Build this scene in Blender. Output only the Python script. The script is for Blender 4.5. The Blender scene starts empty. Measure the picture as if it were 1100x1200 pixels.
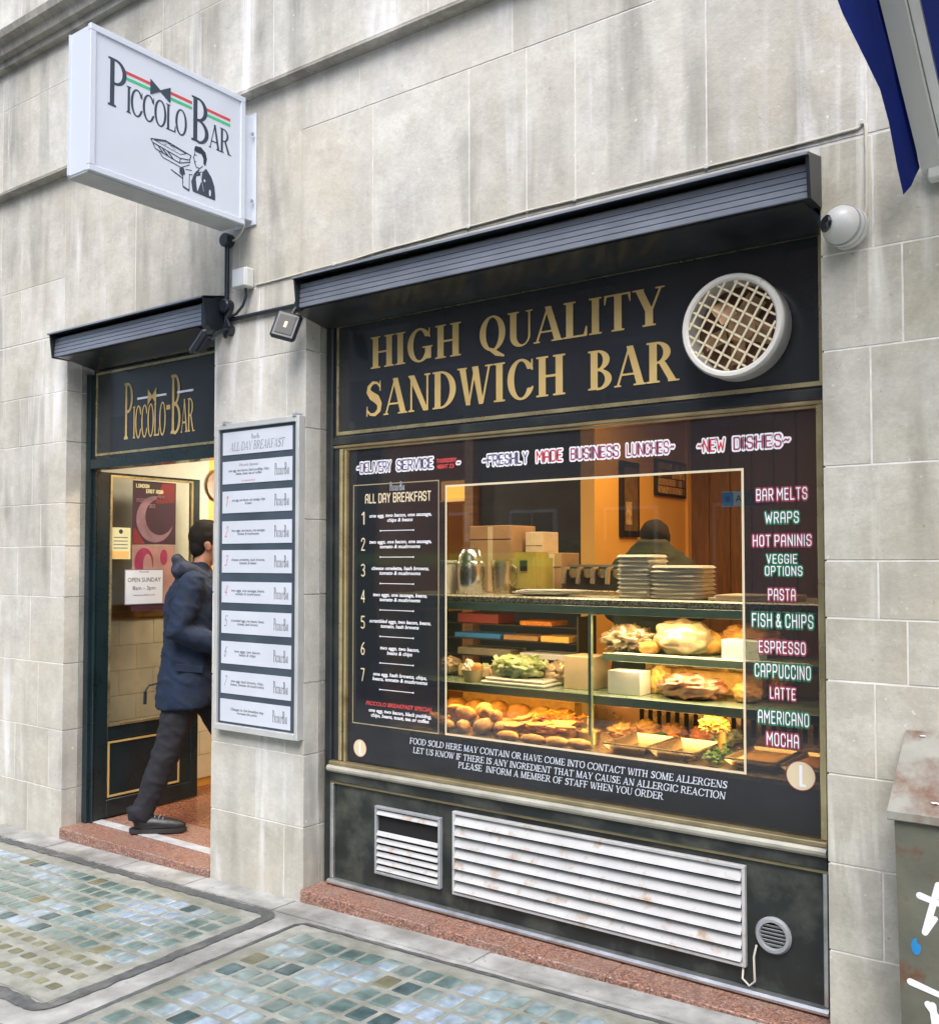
import bpy, bmesh, math, random
import numpy as np
from mathutils import Vector, Matrix, noise
random.seed(7)
R = math.radians
S = bpy.context.scene
C = S.collection

# ------------------------------------------------------------------ camera, world, sun, exposure
F_PX, YAW, PITCH, ROLL, CY = 1148.7, 0.63253, 0.033793, 0.0002, 618.8
CAMPOS = Vector((0.0, -3.3, 1.56))
_fwd = Vector((-math.sin(YAW)*math.cos(PITCH), math.cos(YAW)*math.cos(PITCH), math.sin(PITCH)))
_right = Vector((math.cos(YAW), math.sin(YAW), 0.0))
_up = _right.cross(_fwd)
cam_data = bpy.data.cameras.new('camera'); cam = bpy.data.objects.new('camera', cam_data); C.objects.link(cam)
cam_data.sensor_fit = 'HORIZONTAL'; cam_data.sensor_width = 36.0
cam_data.lens = 36.0*F_PX/1100.0
cam_data.shift_y = (CY-600.0)/1100.0
cam_data.clip_start = 0.05; cam_data.clip_end = 400.0
m3 = Matrix((_right, _up, -_fwd)).transposed()
cam.matrix_world = Matrix.Translation(CAMPOS) @ m3.to_4x4()
S.camera = cam

w = bpy.data.worlds.new('World'); S.world = w; w.use_nodes = True
nt = w.node_tree; nt.nodes.clear()
out = nt.nodes.new('ShaderNodeOutputWorld'); bg = nt.nodes.new('ShaderNodeBackground')
sky = nt.nodes.new('ShaderNodeTexSky'); sky.sky_type = 'NISHITA'; sky.sun_disc = False
SUN_EL, SUN_AZ = R(55), R(152)
sky.sun_elevation = SUN_EL; sky.sun_rotation = SUN_AZ
sky.air_density = 1.0; sky.dust_density = 3.0; sky.ozone_density = 1.0
bg.inputs['Strength'].default_value = 0.15
nt.links.new(sky.outputs[0], bg.inputs['Color']); nt.links.new(bg.outputs[0], out.inputs['Surface'])

sd = bpy.data.lights.new('sun', 'SUN'); sd.energy = 1.5; sd.angle = R(40); sd.color = (1.0, 0.985, 0.965)
sun = bpy.data.objects.new('sun', sd); C.objects.link(sun)
# direction towards the sun: azimuth measured clockwise from +y (north)
sdir = Vector((math.sin(SUN_AZ)*math.cos(SUN_EL), math.cos(SUN_AZ)*math.cos(SUN_EL), math.sin(SUN_EL)))
sun.rotation_euler = sdir.to_track_quat('Z', 'Y').to_euler()
S.view_settings.view_transform = 'Standard'; S.view_settings.look = 'None'
S.view_settings.exposure = 1.05; S.view_settings.gamma = 1.0; S.view_settings.use_curve_mapping = False
try:
    S.cycles.max_bounces = 8; S.cycles.transparent_max_bounces = 16; S.cycles.caustics_reflective = False
    S.cycles.caustics_refractive = False; S.cycles.sample_clamp_indirect = 4.0
    S.cycles.use_denoising = True
except Exception: pass

# ------------------------------------------------------------------ materials
MATS = {}
def _new(name):
    m = bpy.data.materials.new(name); m.use_nodes = True; MATS[name] = m
    n = m.node_tree.nodes; l = m.node_tree.links
    return m, n, l, n['Principled BSDF']
def mat(name, col, rough=0.6, metal=0.0, var=0.12, scale=12.0, bump=0.0, bscale=60.0, rand=0.0, coat=0.0, spec=0.5, emit=None, es=0.0, dirt=None, dscale=3.0, dlo=0.5, dhi=0.7, sub=0.0, stretch=None):
    m, n, l, p = _new(name)
    geo = n.new('ShaderNodeNewGeometry'); mp = n.new('ShaderNodeMapping'); l.new(geo.outputs['Position'], mp.inputs['Vector'])
    if stretch: mp.inputs['Scale'].default_value = stretch
    no = n.new('ShaderNodeTexNoise'); no.inputs['Scale'].default_value = scale; no.inputs['Detail'].default_value = 5
    l.new(mp.outputs[0], no.inputs['Vector'])
    hs = n.new('ShaderNodeHueSaturation'); hs.inputs['Color'].default_value = (*col, 1)
    mr = n.new('ShaderNodeMapRange'); mr.inputs['From Min'].default_value = 0.3; mr.inputs['From Max'].default_value = 0.7
    mr.inputs['To Min'].default_value = 1-var; mr.inputs['To Max'].default_value = 1+var
    l.new(no.outputs['Fac'], mr.inputs['Value'])
    last = mr.outputs[0]
    if rand > 0:
        oi = n.new('ShaderNodeObjectInfo'); m2 = n.new('ShaderNodeMapRange')
        m2.inputs['To Min'].default_value = 1-rand; m2.inputs['To Max'].default_value = 1+rand
        l.new(oi.outputs['Random'], m2.inputs['Value'])
        mu = n.new('ShaderNodeMath'); mu.operation = 'MULTIPLY'; l.new(last, mu.inputs[0]); l.new(m2.outputs[0], mu.inputs[1]); last = mu.outputs[0]
    l.new(last, hs.inputs['Value']); colout = hs.outputs['Color']
    if dirt:
        n2 = n.new('ShaderNodeTexNoise'); n2.inputs['Scale'].default_value = dscale; n2.inputs['Detail'].default_value = 8; n2.inputs['Roughness'].default_value = 0.65
        l.new(mp.outputs[0], n2.inputs['Vector'])
        r2 = n.new('ShaderNodeMapRange'); r2.inputs['From Min'].default_value = dlo; r2.inputs['From Max'].default_value = dhi
        l.new(n2.outputs['Fac'], r2.inputs['Value'])
        mx = n.new('ShaderNodeMix'); mx.data_type = 'RGBA'; l.new(r2.outputs[0], mx.inputs['Factor']); l.new(colout, mx.inputs[6]); mx.inputs[7].default_value = (*dirt, 1)
        colout = mx.outputs[2]
    l.new(colout, p.inputs['Base Color'])
    p.inputs['Roughness'].default_value = rough; p.inputs['Metallic'].default_value = metal
    p.inputs['Specular IOR Level'].default_value = spec; p.inputs['Coat Weight'].default_value = coat
    if sub: p.inputs['Subsurface Weight'].default_value = sub; p.inputs['Subsurface Scale'].default_value = 0.02
    rr = n.new('ShaderNodeMapRange'); rr.inputs['To Min'].default_value = max(0.02, rough*0.8); rr.inputs['To Max'].default_value = min(1, rough*1.2)
    l.new(no.outputs['Fac'], rr.inputs['Value']); l.new(rr.outputs[0], p.inputs['Roughness'])
    if bump > 0:
        nb = n.new('ShaderNodeTexNoise'); nb.inputs['Scale'].default_value = bscale; nb.inputs['Detail'].default_value = 4
        l.new(mp.outputs[0], nb.inputs['Vector'])
        bu = n.new('ShaderNodeBump'); bu.inputs['Strength'].default_value = bump; bu.inputs['Distance'].default_value = 0.004
        l.new(nb.outputs['Fac'], bu.inputs['Height']); l.new(bu.outputs[0], p.inputs['Normal'])
    if emit: p.inputs['Emission Color'].default_value = (*emit, 1); p.inputs['Emission Strength'].default_value = es
    return m

def stone_mat(name, base, warm, dark, streak=1.0):
    m, n, l, p = _new(name)
    geo = n.new('ShaderNodeNewGeometry')
    def noise_(scale, det=6, rough=0.6, st=(1, 1, 1), off=(0, 0, 0)):
        mp = n.new('ShaderNodeMapping'); mp.inputs['Scale'].default_value = st; mp.inputs['Location'].default_value = off
        l.new(geo.outputs['Position'], mp.inputs['Vector'])
        t = n.new('ShaderNodeTexNoise'); t.inputs['Scale'].default_value = scale; t.inputs['Detail'].default_value = det; t.inputs['Roughness'].default_value = rough; t.inputs['Distortion'].default_value = 0.35 if st != (1, 1, 1) else 0.0
        l.new(mp.outputs[0], t.inputs['Vector']); return t.outputs['Fac']
    def rng(src, a, b, c=0, d=1):
        r = n.new('ShaderNodeMapRange'); r.inputs['From Min'].default_value = a; r.inputs['From Max'].default_value = b
        r.inputs['To Min'].default_value = c; r.inputs['To Max'].default_value = d; l.new(src, r.inputs['Value']); return r.outputs[0]
    def mul(a, b):
        q = n.new('ShaderNodeMath'); q.operation = 'MULTIPLY'; l.new(a, q.inputs[0])
        if isinstance(b, float): q.inputs[1].default_value = b
        else: l.new(b, q.inputs[1])
        return q.outputs[0]
    def mix(f, a, b):
        q = n.new('ShaderNodeMix'); q.data_type = 'RGBA'; l.new(f, q.inputs['Factor'])
        for k, v in ((6, a), (7, b)):
            if isinstance(v, tuple): q.inputs[k].default_value = (*v, 1)
            else: l.new(v, q.inputs[k])
        return q.outputs[2]
    c = mix(rng(noise_(1.3, 4), 0.35, 0.65), base, warm)
    c = mix(rng(noise_(7, 8, 0.7), 0.42, 0.78, 0, 0.65), c, dark)
    c = mix(rng(noise_(60, 5, 0.7), 0.35, 0.65, 0, 0.22), c, dark)
    c = mix(rng(noise_(2.6, 12, 0.78, off=(2, 8, 5)), 0.48, 0.70, 0, 0.42), c, tuple(x*0.9 for x in dark))
    c = mix(rng(noise_(3.4, 12, 0.8, off=(7, 3, 1)), 0.50, 0.66, 0, 0.5), c, tuple(min(.8, x*1.22) for x in base))
    # rain runs: long vertical streaks, dark and pale
    s1 = rng(noise_(1.0, 4, 0.55, (5.2, 5.2, 0.75)), 0.46, 0.70, 0, 0.80*streak)
    c = mix(mul(s1, rng(noise_(1.6, 3, 0.5, off=(3, 1, 7)), 0.4, 0.6)), c, tuple(x*0.78 for x in dark))
    s2 = rng(noise_(1.0, 5, 0.62, (8, 8, 0.6), (5, 0, 2)), 0.53, 0.68, 0, 0.75*streak)
    c = mix(mul(s2, rng(noise_(1.3, 3, 0.5, off=(9, 4, 2)), 0.42, 0.6)), c, tuple(min(0.8, x*1.45) for x in base))
    # pits and pale chips
    c = mix(rng(noise_(38, 3, 0.6), 0.66, 0.74, 0, 0.6), c, tuple(x*1.35 for x in base))
    c = mix(rng(noise_(26, 3, 0.6, off=(4, 4, 4)), 0.68, 0.76, 0, 0.55), c, tuple(x*0.5 for x in dark))
    oi = n.new('ShaderNodeObjectInfo'); hs = n.new('ShaderNodeHueSaturation'); l.new(c, hs.inputs['Color'])
    l.new(rng(oi.outputs['Random'], 0, 1, 0.92, 1.06), hs.inputs['Value'])
    l.new(rng(oi.outputs['Random'], 0, 1, 1.15, 0.85), hs.inputs['Saturation'])
    l.new(hs.outputs[0], p.inputs['Base Color'])
    p.inputs['Roughness'].default_value = 0.85; p.inputs['Specular IOR Level'].default_value = 0.3
    b1 = n.new('ShaderNodeBump'); b1.inputs['Strength'].default_value = 0.5; b1.inputs['Distance'].default_value = 0.004
    l.new(noise_(45, 8, 0.7), b1.inputs['Height'])
    b2 = n.new('ShaderNodeBump'); b2.inputs['Strength'].default_value = 0.5; b2.inputs['Distance'].default_value = 0.015
    l.new(noise_(4, 3, 0.5), b2.inputs['Height']); l.new(b1.outputs[0], b2.inputs['Normal']); l.new(b2.outputs[0], p.inputs['Normal'])
    return m
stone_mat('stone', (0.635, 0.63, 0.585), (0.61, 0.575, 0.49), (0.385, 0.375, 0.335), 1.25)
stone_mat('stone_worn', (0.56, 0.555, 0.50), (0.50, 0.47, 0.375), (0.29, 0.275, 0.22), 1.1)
stone_mat('stone_dark', (0.40, 0.39, 0.35), (0.35, 0.33, 0.27), (0.16, 0.155, 0.14))  # darker stone tone for the ledge band, cornice and reveals

def speckle(name, c1, c2, c3, scale, rough, dirt=None):
    m, n, l, p = _new(name)
    geo = n.new('ShaderNodeNewGeometry')
    v = n.new('ShaderNodeTexVoronoi'); v.inputs['Scale'].default_value = scale; l.new(geo.outputs['Position'], v.inputs['Vector'])
    r = n.new('ShaderNodeValToRGB'); e = r.color_ramp.elements
    e[0].color = (*c1, 1); e[0].position = 0.0; e[1].color = (*c3, 1); e[1].position = 0.95
    k = e.new(0.45); k.color = (*c2, 1); k2 = e.new(0.8); k2.color = (*c2, 1); r.color_ramp.interpolation = 'CONSTANT'
    sx = n.new('ShaderNodeSeparateColor'); l.new(v.outputs['Color'], sx.inputs[0]); l.new(sx.outputs[0], r.inputs[0])
    no = n.new('ShaderNodeTexNoise'); no.inputs['Scale'].default_value = 5; no.inputs['Detail'].default_value = 7; l.new(geo.outputs['Position'], no.inputs['Vector'])
    mr = n.new('ShaderNodeMapRange'); mr.inputs['From Min'].default_value = 0.45; mr.inputs['From Max'].default_value = 0.75; mr.inputs['To Max'].default_value = 0.6
    l.new(no.outputs['Fac'], mr.inputs['Value'])
    mx = n.new('ShaderNodeMix'); mx.data_type = 'RGBA'; l.new(mr.outputs[0], mx.inputs['Factor']); l.new(r.outputs[0], mx.inputs[6])
    mx.inputs[7].default_value = (*(dirt or tuple(x*0.6 for x in c2)), 1)
    l.new(mx.outputs[2], p.inputs['Base Color']); p.inputs['Roughness'].default_value = rough
    return m
speckle('red_granite', (0.16, 0.085, 0.065), (0.37, 0.20, 0.145), (0.48, 0.37, 0.32), 170, 0.4, (0.26, 0.20, 0.17))
speckle('floor_granite', (0.15, 0.06, 0.035), (0.34, 0.13, 0.07), (0.42, 0.25, 0.18), 150, 0.25)
speckle('counter_granite', (0.20, 0.19, 0.13), (0.66, 0.62, 0.48), (0.36, 0.31, 0.2), 190, 0.25)

mat('strip_metal', (0.50, 0.52, 0.54), 0.55, metal=0.2, var=0.15, scale=12)
mat('mortar', (0.70, 0.69, 0.66), 0.9, var=0.15, scale=20)
mat('cement', (0.37, 0.375, 0.365), 0.6, var=0.25, scale=9, bump=0.7, bscale=50, dirt=(0.20, 0.20, 0.18), dscale=3.5, dlo=0.42, dhi=0.68)
mat('cement_warm', (0.28, 0.29, 0.26), 0.5, var=0.25, scale=14, bump=0.8, bscale=70, dirt=(0.19, 0.19, 0.15), dscale=3, dlo=0.45, dhi=0.7)
mat('asphalt', (0.085, 0.09, 0.09), 0.75, var=0.3, scale=40, bump=0.8, bscale=150, dirt=(0.18, 0.18, 0.17), dscale=8, dlo=0.5, dhi=0.75)
mat('road_asphalt', (0.05, 0.05, 0.052), 0.85, var=0.3, scale=30, bump=0.6)
mat('black_paint', (0.017, 0.021, 0.024), 0.30, var=0.3, scale=6, coat=0.3, dirt=(0.05, 0.055, 0.05), dscale=4, dlo=0.5, dhi=0.75)
mat('riser_paint', (0.020, 0.025, 0.024), 0.38, var=0.3, scale=5, dirt=(0.085, 0.09, 0.075), dscale=5, dlo=0.48, dhi=0.72, bump=0.2, bscale=30)
mat('fascia_paint', (0.020, 0.023, 0.028), 0.25, var=0.15, scale=2, coat=0.5)
mat('door_paint', (0.010, 0.022, 0.026), 0.28, var=0.2, scale=5, coat=0.3)
mat('gold_paint', (0.62, 0.44, 0.17), 0.45, metal=0.1, var=0.12, scale=6)
mat('brass_trim', (0.62, 0.53, 0.30), 0.28, metal=0.75, var=0.2, scale=7, dirt=(0.30, 0.24, 0.12), dscale=6, dlo=0.5, dhi=0.72)
mat('brass_dull', (0.36, 0.30, 0.17), 0.4, metal=0.6, var=0.2, scale=9)
mat('aluminium', (0.62, 0.64, 0.64), 0.3, metal=0.85, var=0.15, scale=10, dirt=(0.35, 0.33, 0.28), dscale=7, dlo=0.5, dhi=0.75)
mat('shutter_metal', (0.25, 0.275, 0.33), 0.38, metal=0.3, var=0.12, scale=4, dirt=(0.18, 0.20, 0.24), dscale=3, stretch=(1, 1, 3))
mat('white_paint', (0.80, 0.81, 0.82), 0.35, var=0.04, scale=3)
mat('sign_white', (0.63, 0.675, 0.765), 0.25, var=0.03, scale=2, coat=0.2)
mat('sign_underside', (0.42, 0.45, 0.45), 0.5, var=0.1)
mat('card_white', (0.60, 0.64, 0.72), 0.4, var=0.04, scale=5)
mat('board_navy', (0.055, 0.075, 0.10), 0.35, var=0.15, scale=6)
mat('board_metal', (0.68, 0.69, 0.68), 0.35, metal=0.4, var=0.1, scale=6)
mat('ink', (0.03, 0.035, 0.05), 0.5, var=0.05)
mat('ink_grey', (0.16, 0.17, 0.2), 0.5, var=0.05)
mat('ink_red', (0.60, 0.07, 0.07), 0.5, var=0.05)
mat('ink_green', (0.06, 0.48, 0.22), 0.5, var=0.05)
mat('sticker_white', (0.86, 0.86, 0.90), 0.3, var=0.03)
mat('sticker_red', (0.33, 0.05, 0.13), 0.4, var=0.05)
mat('sticker_maroon', (0.30, 0.05, 0.09), 0.4, var=0.05)
mat('sticker_navy', (0.10, 0.08, 0.20), 0.4, var=0.05)
mat('sticker_crimson', (0.55, 0.03, 0.05), 0.4, var=0.05)
mat('sill_metal', (0.44, 0.43, 0.36), 0.45, metal=0.35, var=0.2, scale=8, dirt=(0.30, 0.28, 0.2), dscale=6)
mat('sticker_green', (0.02, 0.17, 0.09), 0.4, var=0.05)
mat('sticker_cream', (0.72, 0.62, 0.42), 0.4, var=0.05)
mat('logo_navy', (0.035, 0.055, 0.085), 0.4, var=0.05)
mat('logo_black', (0.02, 0.03, 0.045), 0.4, var=0.05)
mat('print_line', (0.34, 0.29, 0.17), 0.4, var=0.1)
mat('louvre_white', (0.50, 0.505, 0.51), 0.45, var=0.08, scale=9, dirt=(0.36, 0.25, 0.15), dscale=14, dlo=0.54, dhi=0.72)
mat('dark_void', (0.008, 0.008, 0.009), 0.9, var=0.1)
mat('grey_plastic', (0.30, 0.32, 0.34), 0.45, var=0.1)
mat('black_plastic', (0.02, 0.025, 0.032), 0.35, var=0.1)
mat('white_plastic', (0.60, 0.60, 0.57), 0.3, var=0.04)
mat('old_white', (0.66, 0.64, 0.59), 0.35, var=0.05, dirt=(0.35, 0.28, 0.18), dscale=14, dlo=0.66, dhi=0.76)
mat('lattice', (0.66, 0.58, 0.40), 0.5, var=0.15, scale=20)
mat('rusty_fan', (0.13, 0.06, 0.03), 0.6, var=0.5, scale=25)
mat('fan_metal', (0.35, 0.22, 0.12), 0.45, metal=0.4, var=0.4, scale=18)
mat('lens_black', (0.01, 0.01, 0.012), 0.08, var=0.0, coat=0.5)
mat('lamp_glass', (0.07, 0.075, 0.07), 0.6, var=0.15, scale=30)
mat('cable_cream', (0.60, 0.58, 0.50), 0.6, var=0.1)
mat('coat_navy', (0.005, 0.016, 0.044), 0.85, var=0.35, scale=18, bump=0.5, bscale=120)
mat('hood_fabric', (0.030, 0.036, 0.062), 0.85, var=0.3, scale=20, bump=0.5, bscale=90)
mat('denim_black', (0.013, 0.014, 0.021), 0.85, var=0.35, scale=24, bump=0.5, bscale=140)
mat('shoe_black', (0.012, 0.013, 0.016), 0.4, var=0.2)
mat('sole', (0.025, 0.026, 0.028), 0.6, var=0.1)
mat('skin', (0.46, 0.24, 0.16), 0.5, var=0.08, sub=0.15)
mat('hair', (0.016, 0.013, 0.011), 0.75, var=0.4, scale=160, bump=1.0, bscale=420, spec=0.3)
mat('jacket_dark', (0.02, 0.028, 0.015), 0.8, var=0.3)
mat('wood', (0.18, 0.085, 0.03), 0.4, var=0.35, scale=5, stretch=(1, 1, 8), coat=0.2)
mat('wood_panel', (0.15, 0.075, 0.03), 0.45, var=0.3, scale=6, stretch=(12, 12, 1))
mat('cream_tile', (0.74, 0.68, 0.50), 0.25, var=0.06, rand=0.07)
mat('grout', (0.42, 0.36, 0.24), 0.8)
mat('pale_paint', (0.50, 0.50, 0.42), 0.6, var=0.05)
mat('orange_paint', (0.72, 0.40, 0.09), 0.6, var=0.08, scale=3)
mat('shade_and_frame_black', (0.004, 0.0035, 0.003), 0.7, var=0.3)  # near-black: shade of the unlit recess put into colour, also picture frames
mat('ceiling_paint', (0.35, 0.30, 0.22), 0.8)
mat('paper_yellow', (0.62, 0.62, 0.36), 0.6, var=0.06)
mat('paper_orange', (0.72, 0.42, 0.14), 0.6, var=0.06)
mat('poster_purple', (0.035, 0.007, 0.020), 0.7, var=0.4, scale=6)
mat('poster_red', (0.16, 0.010, 0.014), 0.7, var=0.3, scale=8)
mat('poster_swirl', (0.20, 0.11, 0.14), 0.7, var=0.4, scale=10)
mat('poster_pink', (0.34, 0.19, 0.17), 0.4, var=0.15, scale=10)
mat('poster_rose', (0.25, 0.03, 0.08), 0.4, var=0.25, scale=12)
mat('awning_blue', (0.006, 0.028, 0.24), 0.75, var=0.15, scale=6, bump=0.3)
mat('awning_white', (0.62, 0.64, 0.58), 0.5, var=0.06, scale=4)
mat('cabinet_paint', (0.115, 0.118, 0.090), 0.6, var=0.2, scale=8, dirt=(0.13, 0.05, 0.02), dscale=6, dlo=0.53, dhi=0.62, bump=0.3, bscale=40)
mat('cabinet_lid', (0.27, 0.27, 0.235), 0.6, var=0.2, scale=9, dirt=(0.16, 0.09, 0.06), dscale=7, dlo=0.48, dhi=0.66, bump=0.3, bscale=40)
mat('graffiti_white', (0.78, 0.80, 0.84), 0.5, var=0.05)
mat('paint_blue', (0.02, 0.22, 0.50), 0.5, var=0.2)
mat('shelf_edge', (0.26, 0.38, 0.30), 0.12, var=0.1, spec=0.8)
mat('steel', (0.62, 0.63, 0.64), 0.22, metal=0.95, var=0.08)
mat('steel_warm', (0.60, 0.50, 0.34), 0.28, metal=0.9, var=0.1)
mat('cardboard', (0.40, 0.24, 0.12), 0.8, var=0.1)
mat('cardboard_pale', (0.62, 0.50, 0.34), 0.8, var=0.1)
mat('box_white', (0.66, 0.63, 0.55), 0.6, var=0.06, rand=0.05)
mat('plate_white', (0.75, 0.76, 0.76), 0.2, var=0.02)
mat('potato', (0.46, 0.26, 0.09), 0.55, var=0.4, scale=30, bump=0.6, bscale=60, rand=0.15)
mat('bread', (0.62, 0.32, 0.09), 0.65, var=0.35, scale=22, bump=0.6, bscale=70, rand=0.15)
mat('cheese', (0.80, 0.50, 0.14), 0.5, var=0.15, scale=40)
mat('orange_food', (0.75, 0.25, 0.03), 0.5, var=0.3, scale=60)
mat('lettuce', (0.42, 0.52, 0.26), 0.3, var=0.4, scale=30, bump=1.0, bscale=50, coat=0.6)
mat('herb', (0.05, 0.17, 0.02), 0.6, var=0.5, scale=60)
mat('bag_plastic', (0.50, 0.40, 0.25), 0.2, var=0.3, scale=14, bump=1.0, bscale=45, coat=0.8)
mat('bag_ham', (0.45, 0.20, 0.12), 0.2, var=0.5, scale=16, bump=1.0, bscale=35, coat=0.8)
mat('bag_foil', (0.38, 0.30, 0.20), 0.2, metal=0.3, var=0.6, scale=18, bump=1.0, bscale=30, coat=0.5)
mat('tissue', (0.8, 0.8, 0.8), 0.8, var=0.08)
mat('folder_red', (0.25, 0.035, 0.03), 0.5)
mat('folder_blue', (0.05, 0.22, 0.62), 0.4)
mat('folder_grey', (0.22, 0.21, 0.18), 0.5)
mat('folder_black', (0.03, 0.025, 0.02), 0.5)
mat('olive_plastic', (0.40, 0.33, 0.08), 0.4)
mat('sticker_blue', (0.10, 0.38, 0.75), 0.4)
mat('sticker_pale', (0.62, 0.76, 0.82), 0.4)
mat('orange_lampshade', (0.7, 0.35, 0.06), 0.7, emit=(1.0, 0.42, 0.06), es=0.4)
mat('lit_tube', (0.9, 0.8, 0.6), 0.5, emit=(1.0, 0.72, 0.38), es=5.0)
mat('warm_tube', (0.9, 0.7, 0.4), 0.5, emit=(1.0, 0.58, 0.20), es=5.0)
mat('van_green', (0.02, 0.10, 0.04), 0.3, var=0.05, coat=0.5)
mat('van_stripe', (0.35, 0.80, 0.12), 0.4, var=0.05)
mat('opposite_brick', (0.30, 0.20, 0.15), 0.85, var=0.25, scale=3)
mat('opposite_stone', (0.50, 0.47, 0.40), 0.85, var=0.2, scale=3)
mat('opposite_glass', (0.05, 0.07, 0.09), 0.1, var=0.2, scale=1)
mat('picture_brown', (0.12, 0.07, 0.03), 0.5, var=0.5, scale=14)
mat('picture_bits', (0.45, 0.30, 0.12), 0.5, var=0.5, scale=30)

# pavement glass lenses: each one its own tint
m, n, l, p = _new('lens_glass')
oi = n.new('ShaderNodeObjectInfo'); r = n.new('ShaderNodeValToRGB'); e = r.color_ramp.elements
e[0].position = 0; e[0].color = (0.075, 0.135, 0.13, 1); e[1].position = 1.0; e[1].color = (0.31, 0.40, 0.51, 1)
for q, c in ((0.22, (0.10, 0.17, 0.16, 1)), (0.45, (0.16, 0.24, 0.235, 1)), (0.66, (0.25, 0.34, 0.37, 1))):
    k = e.new(q); k.color = c
no = n.new('ShaderNodeTexNoise'); no.inputs['Scale'].default_value = 22; no.inputs['Detail'].default_value = 5
geo = n.new('ShaderNodeNewGeometry'); l.new(geo.outputs['Position'], no.inputs['Vector'])
low = n.new('ShaderNodeTexNoise'); low.inputs['Scale'].default_value = 2.2; low.inputs['Detail'].default_value = 2; l.new(geo.outputs['Position'], low.inputs['Vector'])
lr = n.new('ShaderNodeMapRange'); lr.inputs['From Min'].default_value = .35; lr.inputs['From Max'].default_value = .65; lr.inputs['To Min'].default_value = -.3; lr.inputs['To Max'].default_value = .75; l.new(low.outputs['Fac'], lr.inputs['Value'])
mm = n.new('ShaderNodeMath'); mm.operation = 'MULTIPLY_ADD'; l.new(oi.outputs['Random'], mm.inputs[0]); mm.inputs[1].default_value = .6; l.new(lr.outputs[0], mm.inputs[2]); l.new(mm.outputs[0], r.inputs[0])
hs = n.new('ShaderNodeHueSaturation'); l.new(r.outputs[0], hs.inputs['Color'])
mr = n.new('ShaderNodeMapRange'); mr.inputs['From Min'].default_value = 0.3; mr.inputs['From Max'].default_value = 0.7; mr.inputs['To Min'].default_value = 0.6; mr.inputs['To Max'].default_value = 1.35
l.new(no.outputs['Fac'], mr.inputs['Value']); l.new(mr.outputs[0], hs.inputs['Value'])
dn = n.new('ShaderNodeTexNoise'); dn.inputs['Scale'].default_value = 9; dn.inputs['Detail'].default_value = 9; dn.inputs['Roughness'].default_value = .75; l.new(geo.outputs['Position'], dn.inputs['Vector'])
dr_ = n.new('ShaderNodeMapRange'); dr_.inputs['From Min'].default_value = .42; dr_.inputs['From Max'].default_value = .66; dr_.inputs['To Max'].default_value = .5; l.new(dn.outputs['Fac'], dr_.inputs['Value'])
dx_ = n.new('ShaderNodeMix'); dx_.data_type = 'RGBA'; l.new(dr_.outputs[0], dx_.inputs['Factor']); l.new(hs.outputs[0], dx_.inputs[6]); dx_.inputs[7].default_value = (.25, .27, .24, 1); l.new(dx_.outputs[2], p.inputs['Base Color'])
p.inputs['Roughness'].default_value = 0.28; p.inputs['Specular IOR Level'].default_value = 0.8; p.inputs['Coat Weight'].default_value = 0.5; p.inputs['Coat Roughness'].default_value = 0.28
bu = n.new('ShaderNodeBump'); bu.inputs['Strength'].default_value = 0.35; bu.inputs['Distance'].default_value = 0.004; l.new(no.outputs['Fac'], bu.inputs['Height']); l.new(bu.outputs[0], p.inputs['Normal'])
mat('lens_olive', (0.16, 0.16, 0.10), 0.5, var=0.3, scale=20, rand=0.2, bump=0.3)
mat('lens_dark', (0.06, 0.10, 0.105), 0.25, var=0.4, scale=20, rand=0.2)

def clear_glass(name, tint, gloss_w=1.0):
    m, n, l, p = _new(name); n.remove(p)
    o = n['Material Output']; tr = n.new('ShaderNodeBsdfTransparent'); tr.inputs[0].default_value = (*tint, 1)
    gl = n.new('ShaderNodeBsdfGlossy'); gl.inputs['Roughness'].default_value = 0.02
    fr = n.new('ShaderNodeFresnel'); fr.inputs[0].default_value = 1.5
    mu = n.new('ShaderNodeMath'); mu.operation = 'MULTIPLY'; mu.inputs[1].default_value = gloss_w; l.new(fr.outputs[0], mu.inputs[0])
    mx = n.new('ShaderNodeMixShader'); l.new(mu.outputs[0], mx.inputs[0]); l.new(tr.outputs[0], mx.inputs[1]); l.new(gl.outputs[0], mx.inputs[2])
    l.new(mx.outputs[0], o.inputs['Surface']); return m
clear_glass('window_glass', (0.97, 0.98, 0.97), 1.15); clear_glass('door_glass', (0.975, 0.985, 0.965), 0.6); clear_glass('case_glass', (0.94, 0.97, 0.94), 0.8)
# dark printed window film, a little see-through
m, n, l, p = _new('window_film')
p.inputs['Base Color'].default_value = (0.022, 0.025, 0.030, 1); p.inputs['Roughness'].default_value = 0.06; p.inputs['Specular IOR Level'].default_value = 0.6
tr = n.new('ShaderNodeBsdfTransparent'); mx = n.new('ShaderNodeMixShader'); mx.inputs[0].default_value = 0.80
l.new(tr.outputs[0], mx.inputs[1]); l.new(p.outputs[0], mx.inputs[2]); l.new(mx.outputs[0], n['Material Output'].inputs['Surface'])

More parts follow.
